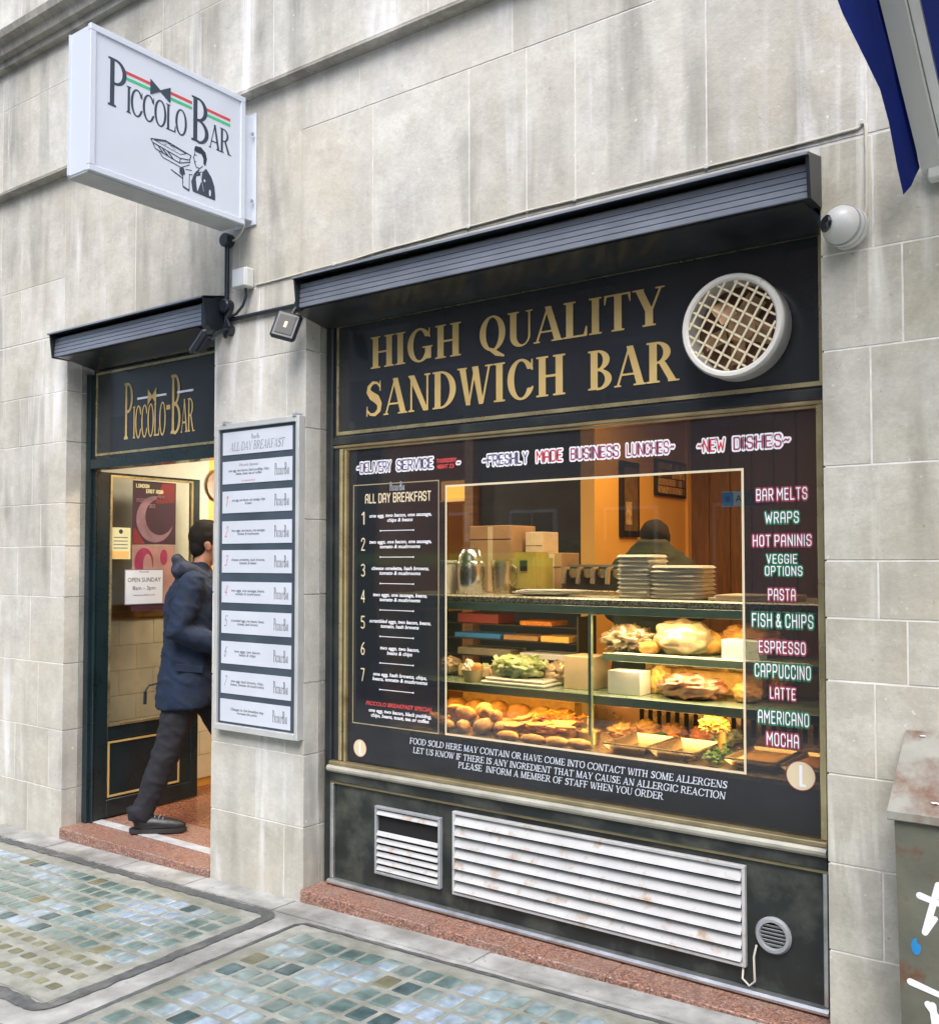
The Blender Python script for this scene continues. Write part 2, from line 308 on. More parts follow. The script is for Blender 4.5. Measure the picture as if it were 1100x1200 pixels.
# ------------------------------------------------------------------ object helpers
WLOC = {}
BAKE = []
def _tag(o, label=None, cat=None, group=None, kind=None):
    if label: o['label'] = label
    if cat: o['category'] = cat
    if group: o['group'] = group
    if kind: o['kind'] = kind
    return o
def thing(name, loc, label, cat, group=None, kind=None):
    o = bpy.data.objects.new(name, None); o.empty_display_size = 0.1; C.objects.link(o); o.location = loc; WLOC[o.name] = Vector(loc)
    return _tag(o, label, cat, group, kind)
def link_mesh(name, me, material, parent=None, centre=True, **kw):
    if len(me.vertices) and centre:
        co = np.empty(len(me.vertices)*3, 'f'); me.vertices.foreach_get('co', co); co = co.reshape(-1, 3)
        lo, hi = co.min(0), co.max(0); c = Vector(((lo+hi)/2).tolist())
        if parent is None: c.z = float(lo[2])
        me.transform(Matrix.Translation(-c))
    else: c = Vector((0, 0, 0))
    o = bpy.data.objects.new(name, me); C.objects.link(o)
    if material is not None: me.materials.append(MATS[material] if isinstance(material, str) else material)
    WLOC[o.name] = c.copy()
    if parent is not None: o.parent = parent; o.location = c - WLOC[parent.name]
    else: o.location = c
    return _tag(o, **kw)
def obj(name, bm, material, parent=None, smooth=None, **kw):
    me = bpy.data.meshes.new(name); bmesh.ops.recalc_face_normals(bm, faces=bm.faces); bm.to_mesh(me); bm.free()
    if smooth is not None:
        me.polygons.foreach_set('use_smooth', [True]*len(me.polygons))
        me.set_sharp_from_angle(angle=R(smooth))
    return link_mesh(name, me, material, parent, **kw)
def struct(name, bm, m, **kw): return obj(name, bm, m, None, kind='structure', **kw)
def nb(): return bmesh.new()
def bx(bm, x0, x1, y0, y1, z0, z1, bev=0.0, mtx=None, seg=1):
    t = bmesh.new(); bmesh.ops.create_cube(t, size=1.0)
    for v in t.verts: v.co = Vector((x0+(v.co.x+.5)*(x1-x0), y0+(v.co.y+.5)*(y1-y0), z0+(v.co.z+.5)*(z1-z0)))
    if bev > 0: bmesh.ops.bevel(t, geom=t.edges[:], offset=bev, segments=seg, affect='EDGES')
    if mtx is not None: t.transform(mtx)
    merge(bm, t); return bm
def merge(bm, t):
    off = len(bm.verts); vs = [bm.verts.new(v.co) for v in t.verts]; t.verts.index_update()
    for f in t.faces:
        try: bm.faces.new([vs[v.index] for v in f.verts])
        except ValueError: pass
    t.free()
def box(name, x0, x1, y0, y1, z0, z1, m, parent=None, bev=0.0, **kw): return obj(name, bx(nb(), x0, x1, y0, y1, z0, z1, bev), m, parent, **kw)
def tube(bm, pts, r, seg=8, cap=True):
    pts = [Vector(q) for q in pts]; rs = r if isinstance(r, (list, tuple)) else [r]*len(pts)
    rings = []; prev = None
    for i, q in enumerate(pts):
        d = (pts[min(i+1, len(pts)-1)]-pts[max(i-1, 0)]).normalized()
        a = prev if prev is not None else (Vector((0, 0, 1)) if abs(d.z) < 0.9 else Vector((1, 0, 0)))
        a = (a-d*a.dot(d)).normalized(); prev = a; b = d.cross(a)
        rings.append([bm.verts.new(q+(a*math.cos(2*math.pi*k/seg)+b*math.sin(2*math.pi*k/seg))*rs[i]) for k in range(seg)])
    for A, B in zip(rings, rings[1:]):
        for k in range(seg): bm.faces.new((A[k], A[(k+1) % seg], B[(k+1) % seg], B[k]))
    if cap: bm.faces.new(rings[0][::-1]); bm.faces.new(rings[-1])
    return bm
def lathe(bm, prof, seg=32, mtx=None, close=False):
    """prof: list of (r, h) round the z axis"""
    rings = []
    for r_, h in prof:
        rings.append([bm.verts.new((max(r_, 1e-4)*math.cos(2*math.pi*k/seg), max(r_, 1e-4)*math.sin(2*math.pi*k/seg), h)) for k in range(seg)])
    vs = [v for q in rings for v in q]
    for A, B in zip(rings, rings[1:]+([rings[0]] if close else [])):
        for k in range(seg): bm.faces.new((A[k], A[(k+1) % seg], B[(k+1) % seg], B[k]))
    if mtx is not None:
        for v in vs: v.co = mtx @ v.co
    return bm
def facing_y(x, y, z): return Matrix.Translation((x, y, z)) @ Matrix.Rotation(R(90), 4, 'X')   # lathe axis z -> -y
def prism_x(bm, prof, x0, x1):
    """closed polygon in (y, z) pushed along x"""
    a = [bm.verts.new((x0, y, z)) for y, z in prof]; b = [bm.verts.new((x1, y, z)) for y, z in prof]; k = len(prof)
    for i in range(k): bm.faces.new((a[i], a[(i+1) % k], b[(i+1) % k], b[i]))
    bm.faces.new(a[::-1]); bm.faces.new(b); return bm
def ellipsoid(bm, c, r, rot=None, sub=2, nz=0.0, seed=0, ns=8):
    t = bmesh.new(); bmesh.ops.create_icosphere(t, subdivisions=sub, radius=1)
    for v in t.verts:
        co = v.co.copy(); k = 1+nz*noise.noise(co*ns*0.25+Vector((seed*3.7, seed, 0)))
        q = Vector((co.x*r[0], co.y*r[1], co.z*r[2]))*k
        if rot is not None: q = rot @ q
        v.co = q+Vector(c)
    merge(bm, t); return bm
def copy_tree(o, loc, label=None, group=None):
    c = o.copy(); C.objects.link(c); c.location = loc; WLOC[c.name] = Vector(loc)
    if label: c['label'] = label
    if group: c['group'] = group
    for ch in o.children:
        d = ch.copy(); C.objects.link(d); d.parent = c
        for g in ch.children:
            e_ = g.copy(); C.objects.link(e_); e_.parent = d
    return c

# ------------------------------------------------------------------ 2D shapes: signed fields -> clean flat meshes
class Sh:
    def __init__(s, f, w=1.0): s.f = f; s.w = w
def U(*a): return lambda X, Y: np.minimum.reduce([q(X, Y) for q in a])
def SUBT(a, b): return lambda X, Y: np.maximum(a(X, Y), -b(X, Y))
def INT(*a): return lambda X, Y: np.maximum.reduce([q(X, Y) for q in a])
def rc(x0, y0, x1, y1): return lambda X, Y: np.maximum.reduce([x0-X, X-x1, y0-Y, Y-y1])
def dg(xb0, xb1, xt0, xt1, y0=0.0, y1=1.0):
    def f(X, Y):
        t = (Y-y0)/(y1-y0); c = 1/math.hypot(1, (xt0-xb0)/(y1-y0))
        return np.maximum.reduce([(xb0+(xt0-xb0)*t-X)*c, (X-xb1-(xt1-xb1)*t)*c, y0-Y, Y-y1])
    return f
def el(cx, cy, rx, ry):
    def f(X, Y):
        k = np.hypot((X-cx)/rx, (Y-cy)/ry)+1e-6; g = np.hypot((X-cx)/rx**2, (Y-cy)/ry**2)+1e-6
        return (k-1)*k/g
    return f
def ring(cx, cy, rx, ry, tx, ty): return SUBT(el(cx, cy, rx, ry), el(cx, cy, rx-tx, ry-ty))
def sg(pts, r):
    rr = r if isinstance(r, (list, tuple)) else [r]*len(pts)
    def f(X, Y):
        o = np.full(X.shape, 1e3)
        for (a, b, ra, rb) in zip(pts, pts[1:], rr, rr[1:]):
            dx, dy = b[0]-a[0], b[1]-a[1]; L = dx*dx+dy*dy+1e-9
            t = np.clip(((X-a[0])*dx+(Y-a[1])*dy)/L, 0, 1)
            o = np.minimum(o, np.hypot(X-a[0]-t*dx, Y-a[1]-t*dy)-(ra+(rb-ra)*t))
        return o
    return f
def pg(pts):
    def f(X, Y):
        d = np.full(X.shape, 1e9); ins = np.zeros(X.shape, bool); k = len(pts)
        for i in range(k):
            ax, ay = pts[i]; bx_, by = pts[(i+1) % k]; dx, dy = bx_-ax, by-ay
            t = np.clip(((X-ax)*dx+(Y-ay)*dy)/(dx*dx+dy*dy+1e-12), 0, 1)
            d = np.minimum(d, np.hypot(X-ax-t*dx, Y-ay-t*dy))
            cr = ((ay > Y) != (by > Y)) & (X < dx*(Y-ay)/((by-ay) if by != ay else 1e-12)+ax)
            ins ^= cr
        return np.where(ins, -d, d)
    return f
def field_mesh(f, x0, x1, y0, y1, g, dil=0.0):
    """marching squares with full cells merged into row strips"""
    nx, ny = max(2, int(math.ceil((x1-x0)/g))), max(2, int(math.ceil((y1-y0)/g)))
    xs = x0+np.arange(nx+1)*g; ys = y0+np.arange(ny+1)*g
    X, Y = np.meshgrid(xs, ys); V = f(X, Y)-dil
    V = np.where(np.abs(V) < 1e-7, 1e-7, V); I = V < 0
    verts, faces = [], []
    cnt = I[:-1, :-1].astype(int)+I[1:, :-1]+I[:-1, 1:]+I[1:, 1:]
    for j in range(ny):
        i = 0; row = cnt[j]
        if not row.any(): continue
        while i < nx:
            c = row[i]
            if c == 4:
                k = i
                while k < nx and row[k] == 4: k += 1
                b = len(verts); verts += [(xs[i], ys[j]), (xs[k], ys[j]), (xs[k], ys[j+1]), (xs[i], ys[j+1])]; faces.append((b, b+1, b+2, b+3)); i = k; continue
            if c:
                cs = [(xs[i], ys[j], V[j, i]), (xs[i+1], ys[j], V[j, i+1]), (xs[i+1], ys[j+1], V[j+1, i+1]), (xs[i], ys[j+1], V[j+1, i])]
                poly = []
                for q in range(4):
                    a, b_ = cs[q], cs[(q+1) % 4]
                    if a[2] < 0: poly.append((a[0], a[1]))
                    if (a[2] < 0) != (b_[2] < 0):
                        t = a[2]/(a[2]-b_[2]); poly.append((a[0]+(b_[0]-a[0])*t, a[1]+(b_[1]-a[1])*t))
                if len(poly) >= 3: b = len(verts); verts += poly; faces.append(tuple(range(b, b+len(poly))))
            i += 1
    return verts, faces

T_, H_, SE = 0.185, 0.055, 0.08
def stem(x, t=T_, y0=0.0, y1=1.0, top=True, bot=True, s=SE):
    a = [rc(x, y0, x+t, y1)]
    if bot: a.append(rc(x-s, y0, x+t+s, y0+.045))
    if top: a.append(rc(x-s, y1-.045, x+t+s, y1))
    return U(*a)
def serif_glyphs(T, h):
    st = lambda x, t=T, **k: stem(x, t, **k)
    G = {}
    G['H'] = (U(st(.1), st(.62), rc(.1, .47, .7, .53)), .92)
    G['I'] = (U(st(.1)), .2+T)
    G['O'] = (ring(.48, .5, .44, .52, T, .06), .96)
    cgap = lambda f, lo, hi: SUBT(f, rc(.60, lo, 1.5, hi))
    G['C'] = (U(cgap(ring(.48, .5, .44, .52, T, .06), .27, .74), rc(.80, .70, .85, .99), sg([(.6, .045), (.74, .12), (.84, .28)], .03)), .92)
    G['G'] = (U(cgap(ring(.48, .5, .44, .52, T, .06), .25, .74), rc(.80, .70, .85, .99), rc(.68, .06, .68+T, .44), rc(.58, .40, .95, .445)), 1.0)
    G['Q'] = (U(ring(.48, .5, .44, .52, T, .06), sg([(.42, .03), (.62, -.10), (.86, -.2)], [.05, .075, .03])), .96)
    G['U'] = (U(rc(.1, .28, .1+T, 1), rc(.02, .955, .18+T, 1), rc(.70, .28, .70+h, 1), rc(.62, .955, .78+h, 1),
               INT(SUBT(el(.1+(.6+h)/2, .3, (.6+h)/2, .32), el(.1+(.6+h)/2+(T-h)/2, .3, (.6+h)/2-(T+h)/2, .26)), rc(0, -.1, 1, .3))), .86)
    G['A'] = (U(dg(.06, .06+h, .42, .42+h), dg(.66, .66+T, .36, .36+T*.9), rc(.2, .27, .68, .32), rc(-.01, 0, .2, .04), rc(.56, 0, .93, .04)), .90)
    G['L'] = (U(st(.1), rc(.1, 0, .72, .05), dg(.62, .74, .70, .74, 0, .27)), .76)
    G['T'] = (U(st(.32, top=False), rc(.03, .95, .79, 1), dg(.03, .06, .03, .12, .74, 1), dg(.77, .79, .70, .79, .74, 1)), .84)
    G['Y'] = (U(rc(.34, 0, .34+T, .45), rc(.26, 0, .42+T, .045), dg(.34, .34+T, .06, .06+T, .4, 1), dg(.34+T-h, .34+T, .74, .74+h, .42, 1), rc(-.02, .96, .31, 1), rc(.62, .96, .88, 1)), .84)
    sp = [(.62, .82), (.50, .94), (.33, .95), (.18, .84), (.17, .70), (.30, .58), (.48, .48), (.60, .34), (.58, .16), (.42, .05), (.24, .06), (.11, .18)]
    sr = [.03, .03, .045, .06, .085, T*.55, T*.58, .09, .07, .05, .035, .03]
    G['S'] = (U(sg(sp, sr), rc(.60, .70, .645, .99), rc(.08, .01, .125, .30)), .74)
    G['N'] = (U(st(.12, h, bot=True), st(.72, h, bot=False), dg(.60, .72+h, .05, .05+T, 0, 1)), .90)
    G['D'] = (U(st(.1), INT(SUBT(el(.30, .5, .56, .5), el(.30, .5, .56-T, .45)), rc(.2, 0, 1, 1)), rc(.1, 0, .32, .05), rc(.1, .95, .32, 1)), .92)
    G['W'] = (U(dg(.28, .28+T*.7, .04, .04+T), dg(.34, .34+h, .56, .56+h), dg(.72, .72+T*.7, .48, .48+T), dg(.80, .80+h, 1.04, 1.04+h), rc(-.03, .96, .31, 1), rc(.93, .96, 1.2, 1)), 1.18)
    hb = lambda cy, rx, ry: INT(SUBT(el(.30, cy, rx, ry), el(.30, cy, rx-T*.95, ry-.05)), rc(.28, cy-ry, 1, cy+ry))
    G['P'] = (U(st(.1), hb(.73, .42, .27), rc(.1, .95, .30, 1), rc(.1, .46, .30, .51)), .76)
    G['B'] = (U(st(.1), hb(.74, .38, .26), hb(.25, .44, .27), rc(.1, .95, .30, 1), rc(.1, .47, .30, .52), rc(.1, 0, .30, .045)), .80)
    G['R'] = (U(st(.1), hb(.73, .40, .27), rc(.1, .95, .30, 1), rc(.1, .46, .34, .51), dg(.66, .66+T, .36, .36+T*.9, 0, .49), rc(.62, 0, .94, .04)), .88)
    G['E'] = (U(st(.1), rc(.1, 0, .70, .05), rc(.1, .95, .68, 1), rc(.1, .47, .55, .52), dg(.62, .72, .68, .72, 0, .25), rc(.64, .78, .68, 1), rc(.51, .38, .55, .61)), .76)
    G['F'] = (U(st(.1), rc(.1, .95, .68, 1), rc(.1, .47, .55, .52), rc(.64, .76, .68, 1), rc(.51, .38, .55, .61)), .72)
    G['K'] = (U(st(.1), dg(.28, .28+h, .66, .66+h, .4, 1), dg(.62, .62+T, .36, .36+T*.9, 0, .62), rc(.55, .96, .82, 1), rc(.56, 0, .90, .04)), .88)
    G['M'] = (U(st(.10, h), st(.80), dg(.42, .42+T, .08, .08+T, 0, 1), dg(.46, .46+h, .82, .82+h, 0, 1)), 1.08)
    G['V'] = (U(dg(.36, .36+T*.7, .06, .06+T), dg(.42, .42+h, .72, .72+h), rc(-.02, .96, .31, 1), rc(.62, .96, .88, 1)), .86)
    G['-'] = (rc(.05, .42, .35, .50), .4)
    return G
SERIF = serif_glyphs(0.215, 0.065); MID = serif_glyphs(0.165, 0.065); LIGHT = serif_glyphs(0.12, 0.05)
# squared-off block capitals drawn as strokes
_b = {}
def B(ch, w_, *st): _b[ch] = (st, w_)
B('A', .5, [(0, 0), (0, .8), (.12, 1), (.38, 1), (.5, .8), (.5, 0)], [(0, .42), (.5, .42)])
B('B', .5, [(0, 0), (0, 1), (.38, 1), (.5, .88), (.5, .64), (.4, .52), (.5, .4), (.5, .12), (.38, 0), (0, 0)], [(0, .52), (.4, .52)])
B('C', .5, [(.5, .72), (.5, .85), (.38, 1), (.12, 1), (0, .85), (0, .15), (.12, 0), (.38, 0), (.5, .15), (.5, .28)])
B('D', .5, [(0, 0), (0, 1), (.36, 1), (.5, .85), (.5, .15), (.36, 0), (0, 0)])
B('E', .44, [(.44, 1), (0, 1), (0, 0), (.44, 0)], [(0, .52), (.36, .52)])
B('F', .44, [(.44, 1), (0, 1), (0, 0)], [(0, .52), (.36, .52)])
B('G', .5, [(.5, .75), (.5, .85), (.38, 1), (.12, 1), (0, .85), (0, .15), (.12, 0), (.38, 0), (.5, .15), (.5, .46), (.28, .46)])
B('H', .5, [(0, 0), (0, 1)], [(.5, 0), (.5, 1)], [(0, .52), (.5, .52)])
B('I', .0, [(0, 0), (0, 1)])
B('K', .5, [(0, 0), (0, 1)], [(.5, 1), (.05, .48), (.5, 0)])
B('L', .42, [(0, 1), (0, 0), (.42, 0)])
B('M', .66, [(0, 0), (0, 1), (.33, .4), (.66, 1), (.66, 0)])
B('N', .52, [(0, 0), (0, 1), (.52, 0), (.52, 1)])
B('O', .5, [(.12, 0), (0, .15), (0, .85), (.12, 1), (.38, 1), (.5, .85), (.5, .15), (.38, 0), (.12, 0)])
B('P', .5, [(0, 0), (0, 1), (.38, 1), (.5, .87), (.5, .58), (.38, .44), (0, .44)])
B('R', .5, [(0, 0), (0, 1), (.38, 1), (.5, .87), (.5, .6), (.38, .46), (0, .46)], [(.25, .46), (.5, 0)])
B('S', .5, [(.5, .74), (.5, .86), (.38, 1), (.12, 1), (0, .86), (0, .64), (.12, .53), (.38, .47), (.5, .36), (.5, .14), (.38, 0), (.12, 0), (0, .14), (0, .26)])
B('T', .5, [(0, 1), (.5, 1)], [(.25, 1), (.25, 0)])
B('U', .5, [(0, 1), (0, .15), (.12, 0), (.38, 0), (.5, .15), (.5, 1)])
B('V', .52, [(0, 1), (.26, 0), (.52, 1)])
B('W', .8, [(0, 1), (.18, 0), (.4, .7), (.62, 0), (.8, 1)])
B('Y', .5, [(0, 1), (.25, .5), (.5, 1)], [(.25, .5), (.25, 0)])
B('X', .5, [(0, 1), (.5, 0)], [(0, 0), (.5, 1)])
B('&', .55, [(.55, 0), (.1, .8), (.2, 1), (.36, .95), (.34, .72), (.02, .35), (.06, .08), (.2, 0), (.4, .1), (.52, .4)])
B('~', .36, [(0, .45), (.09, .56), (.2, .5), (.28, .44), (.36, .55)])
B('1', .2, [(0, .8), (.18, 1), (.18, 0)])
B('2', .48, [(0, .75), (.08, .95), (.26, 1), (.44, .92), (.46, .7), (0, 0), (.48, 0)])
B('3', .46, [(0, .9), (.2, 1), (.44, .9), (.44, .65), (.22, .53), (.46, .4), (.44, .1), (.2, 0), (0, .1)])
B('4', .5, [(.38, 0), (.38, 1), (0, .3), (.5, .3)])
B('5', .46, [(.44, 1), (.04, 1), (.02, .58), (.3, .6), (.46, .42), (.44, .12), (.22, 0), (0, .08)])
B('6', .46, [(.4, 1), (.1, .7), (0, .3), (.1, .04), (.32, 0), (.46, .2), (.42, .45), (.2, .55), (.02, .4)])
B('7', .46, [(0, 1), (.46, 1), (.16, 0)])
B('8', .46, [(.23, .53), (.04, .7), (.08, .95), (.38, .95), (.42, .7), (.23, .53), (0, .35), (.04, .04), (.42, .04), (.46, .35), (.23, .53)])
B('0', .5, [(.12, 0), (0, .15), (0, .85), (.12, 1), (.38, 1), (.5, .85), (.5, .15), (.38, 0), (.12, 0)])
B('.', .0, [(0, 0), (0, .02)])
def block_glyphs(r_):
    return {k: (U(*[sg([(x+.1, y) for x, y in s_], r_) for s_ in st]), w_+.26) for k, (st, w_) in _b.items()}
BLOCK = block_glyphs(.085); BLOCK_THIN = block_glyphs(.055)
_gc = {}
def glyph(font, key, ch, res, dil, xs=1.0):
    k = (key, ch, res, dil, xs)
    if k not in _gc:
        f, w_ = font[ch]; g_ = 1.0/res
        ff = (lambda X, Y: f(X/xs, Y)) if xs != 1.0 else f
        _gc[k] = field_mesh(ff, -.2*xs-dil, (w_+.2)*xs+dil, -.26-dil, 1.06+dil, g_, dil)
    return _gc[k], font[ch][1]*xs
def layout(text, font, key, res=30, dil=0.0, space=.35, track=0.0, runs=None):
    """returns 2D verts/faces with unit cap height and total width; lower case = small caps"""
    x = 0.0; V, Fa = [], []
    for ch in text:
        if ch == ' ': x += space; continue
        sc = 1.0; c = ch
        if ch.islower(): sc = SMALL; c = ch.upper()
        (vs, fs), w_ = glyph(font, key, c, res, dil/sc if sc != 1 else dil)
        b = len(V); V += [(x+a*sc, y*sc) for a, y in vs]; Fa += [tuple(q+b for q in f) for f in fs]
        x += w_*sc+track
    return V, Fa, x-track
SMALL = 0.56
def flat(name, V, Fa, origin, ux, uz, sx, sz, m, parent, shear=0.0, **kw):
    o = Vector(origin); ux = Vector(ux); uz = Vector(uz)
    me = bpy.data.meshes.new(name); me.from_pydata([tuple(o+ux*(x*sx+shear*y*sz)+uz*(y*sz)) for x, y in V], [], Fa)
    return link_mesh(name, me, m, parent, **kw)
XW, ZW, YW = (1, 0, 0), (0, 0, 1), (0, 1, 0)
def wall_text(name, text, font, key, x0, x1, z, h, y, m, parent, res=30, dil=0.0, space=.35, track=0.0, shear=0.0, ux=XW, origin=None, **kw):
    V, Fa, W_ = layout(text, font, key, res, dil, space, track)
    return flat(name, V, Fa, origin or (x0, y, z), ux, ZW, (x1-x0)/W_, h, m, parent, shear, **kw)
def shape(name, f, bounds, g_, origin, ux, uz, sx, sz, m, parent, dil=0.0, **kw):
    V, Fa = field_mesh(f, *bounds, g_, dil); return flat(name, V, Fa, origin, ux, uz, sx, sz, m, parent, **kw)
def small_text(name, body, x, y, z, size, m, parent, width=None, align='CENTER', shear=0.0, bold=0.0, ux=None, line=1.0, **kw):
    cu = bpy.data.curves.new(name, 'FONT'); cu.body = body; cu.size = size; cu.align_x = align; cu.align_y = 'CENTER'; cu.shear = shear; cu.offset = bold; cu.space_line = line; cu.resolution_u = 2
    o = bpy.data.objects.new(name, cu); C.objects.link(o); cu.materials.append(MATS[m])
    rot = Matrix.Rotation(R(90), 4, 'X') if ux is None else Matrix.Rotation(R(90), 4, 'Z') @ Matrix.Rotation(R(90), 4, 'X')
    o['_w'] = width or 0.0
    BAKE.append((o, 'text', rot, Vector((x, y, z)), parent)); WLOC[o.name] = Vector((x, y, z))
    return _tag(o, **kw)
def blob(name, bm, m, parent, voxel=0.02, smooth=4, wrinkle=0.0, **kw):
    """overlapping volumes fused into one continuous skin"""
    bmesh.ops.recalc_face_normals(bm, faces=bm.faces)
    me = bpy.data.meshes.new(name); bm.to_mesh(me); bm.free(); o = link_mesh(name, me, m, parent, **kw)
    r_ = o.modifiers.new('r', 'REMESH'); r_.mode = 'VOXEL'; r_.voxel_size = voxel; r_.use_smooth_shade = True
    s_ = o.modifiers.new('s', 'SMOOTH'); s_.iterations = smooth; s_.factor = 0.5
    BAKE.append((o, 'mesh', wrinkle, None, None)); return o
def bake_all():
    bpy.context.view_layer.update(); dg_ = bpy.context.evaluated_depsgraph_get(); res = []
    for rec in BAKE:
        o = rec[0]; me = bpy.data.meshes.new_from_object(o.evaluated_get(dg_)); res.append((rec, me))
    for rec, me in res:
        o = rec[0]
        if rec[1] == 'mesh':
            if rec[2]:
                nrm = [v.normal.copy() for v in me.vertices]
                for v, n_ in zip(me.vertices, nrm):
                    q = v.co; f_ = noise.noise(Vector((q.x*9, q.y*9, q.z*22+q.x*8)))+0.45*noise.noise(q*38)+1.1*max(0.0, 1-abs(noise.noise(Vector((q.x*6+3, q.y*6, q.z*13+q.y*9))))*7)
                    v.co = q+n_*rec[2]*f_
            o.modifiers.clear(); o.data = me; me.name = o.name
            me.polygons.foreach_set('use_smooth', [True]*len(me.polygons))
        else:
            _, _, rot, loc, parent = rec; wd = o['_w']; name = o.name; keep = {k: o[k] for k in o.keys() if k != '_w'}
            if wd and len(me.vertices):
                xs = [v.co.x for v in me.vertices]; cur = max(xs)-min(xs)
                if cur > 1e-6: me.transform(Matrix.Diagonal((wd/cur, 1, 1, 1)))
            me.transform(Matrix.Translation(loc) @ rot)
            mat_ = o.data.materials[0]; bpy.data.objects.remove(o)
            me.materials.clear(); q = link_mesh(name, me, mat_, parent)
            for k, v in keep.items(): q[k] = v

# ------------------------------------------------------------------ setting: pavement, road, far side of the street
def gz(x): return -0.04+0.022*(min(max(x, -8.0), 2.0)+3.3)
def sheet(bm, x0, x1, y0, y1, dz, th=0.0):
    xs = sorted(set([x0, x1]+[q for q in (-8.0, 2.0) if x0 < q < x1]))
    for a, b in zip(xs, xs[1:]):
        top = [bm.verts.new((x, y, gz(x)+dz)) for x, y in ((a, y0), (b, y0), (b, y1), (a, y1))]; bm.faces.new(top)
        if th:
            lo = [bm.verts.new((v.co.x, v.co.y, v.co.z-th)) for v in top]; bm.faces.new(lo[::-1])
            for i in range(4): bm.faces.new((top[i], lo[i], lo[(i+1) % 4], top[(i+1) % 4]))
    return bm
PAV_Y = -5.2
struct('pavement', sheet(nb(), -40, 40, PAV_Y, 0.4, 0.0, 0.35), 'cement')
struct('ground', bx(nb(), -60, 60, -40, 30, -0.75, -0.60), 'road_asphalt')
struct('road', bx(nb(), -40, 40, -11.2, PAV_Y-.14, -0.40, -0.24), 'road_asphalt')
struct('kerb', sheet(nb(), -40, 40, PAV_Y-.14, PAV_Y, 0.003, 0.3), 'cement')
struct('far_pavement', bx(nb(), -40, 40, -13.2, -11.2, -0.40, -0.10), 'cement')
def asphalt_strip(pts, wd, nm='asphalt_strip'):
    bm = nb(); L = len(pts)
    seg = []
    for i in range(L-1):
        a, b = Vector(pts[i]), Vector(pts[i+1]); n_ = max(2, int((b-a).length/.02))
        for k in range(n_+(1 if i == L-2 else 0)): seg.append(a+(b-a)*(k/n_))
    A, B_ = [], []
    for i, q in enumerate(seg):
        d = (seg[min(i+1, len(seg)-1)]-seg[max(i-1, 0)]).normalized(); nn = Vector((-d.y, d.x))
        for s_, arr in ((1, A), (-1, B_)):
            h_ = wd/2*(1+0.45*noise.noise(Vector((q.x*9, q.y*9, s_*5)))+0.35*noise.noise(Vector((q.x*31, q.y*31, s_*5)))); c = q+nn*h_*s_; arr.append(bm.verts.new((c.x, c.y, gz(c.x)+.004)))
    for i in range(len(A)-1): bm.faces.new((A[i], A[i+1], B_[i+1], B_[i]))
    struct(nm, bm, 'asphalt')
asphalt_strip([(-9, -.20), (-3.40, -.205), (-3.36, -.24), (-3.33, -1.30), (-3.36, -1.34), (-9, -1.36)], .06)
asphalt_strip([(-1.0, -.205), (-3.16, -.205), (-3.19, -.24), (-3.14, -1.9)], .022)
asphalt_strip([(-9, -1.55), (-3.3, -1.50), (-3.10, -2.6)], .05)
# flagstone joints and raised flag edging along the wall foot
for (a, b, y0, y1) in ((-9, -7.4, -.165, -.012), (-7.39, -6.2, -.165, -.012), (-6.19, -5.32, -.165, -.012)):
    struct('flagstone', sheet(nb(), a, b, y0, y1, 0.006, .02), 'cement')
for (a, b) in ((-5.31, -4.62), (-4.61, -4.07), (-4.06, -3.42), (-3.41, -2.3), (-2.29, -1.2), (-1.19, 0.4)):
    y1 = -.017 if a < -3.4 else -.03
    struct('flagstone', sheet(nb(), a, b, -.165, y1, 0.006, .02), 'cement')

lens_meshes = {}
def lens_mesh(sx, sy):
    if (sx, sy) not in lens_meshes:
        bm = bx(nb(), -sx/2, sx/2, -sy/2, sy/2, -.012, .0035, .0)
        top = [e_ for e_ in bm.edges if all(v.co.z > 0 for v in e_.verts) or (e_.verts[0].co.xy - e_.verts[1].co.xy).length < 1e-5]
        bmesh.ops.bevel(bm, geom=top, offset=.010, segments=2, affect='EDGES', profile=.6)
        me = bpy.data.meshes.new('glass_lens'); bm.to_mesh(me); bm.free(); me.materials.append(MATS['lens_glass']); lens_meshes[(sx, sy)] = me
    return lens_meshes[(sx, sy)]
def pavement_light(x0, x1, y1, y0, px, py, label, style):
    t = thing('pavement_light', (0.5*(x0+x1), y1, gz(0.5*(x0+x1))), label, 'pavement light')
    obj('concrete_panel', sheet(nb(), x0, x1, y0, y1, 0.003, .02), 'cement_warm', t)
    n_ = 0; rng_ = random.Random(3 if style else 5)
    ny = int((y1-y0-.05)/py); nx = int((x1-x0-.06)/px)
    for j in range(ny):
        for i in range(nx):
            x = x1-.06-px*(i+.5) if style else x0+.075+px*(i+.5)
            y = y1-.07-py*(j+.5)
            if n_ >= 298 or y < -1.95: continue
            if not style and x > -0.9: continue
            small = style and j >= 6
            me = lens_mesh(.062 if small else (.075 if style else .081), .050 if small else (.082 if style else .098))
            # panes differ: a second material copy for olive, mossy ones
            u = rng_.random(); key = 'lens_glass'
            if small: key = 'lens_olive'
            elif u < (.05 if style else .03): key = 'lens_olive'
            elif u < (.11 if style else .07): key = 'lens_dark'
            if key != 'lens_glass':
                kk = (id(me), key)
                if kk not in lens_meshes: m2 = me.copy(); m2.materials.clear(); m2.materials.append(MATS[key]); lens_meshes[kk] = m2
                me = lens_meshes[kk]
            o = bpy.data.objects.new('glass_block', me); C.objects.link(o); o.parent = t
            o.location = Vector((x+rng_.uniform(-.003, .003), y+rng_.uniform(-.003, .003), gz(x)+.0035+rng_.uniform(-.001, .001)))-WLOC[t.name]
            o.rotation_euler = (rng_.uniform(-.012, .012), rng_.uniform(-.012, .012), rng_.uniform(-.04, .04)); n_ += 1
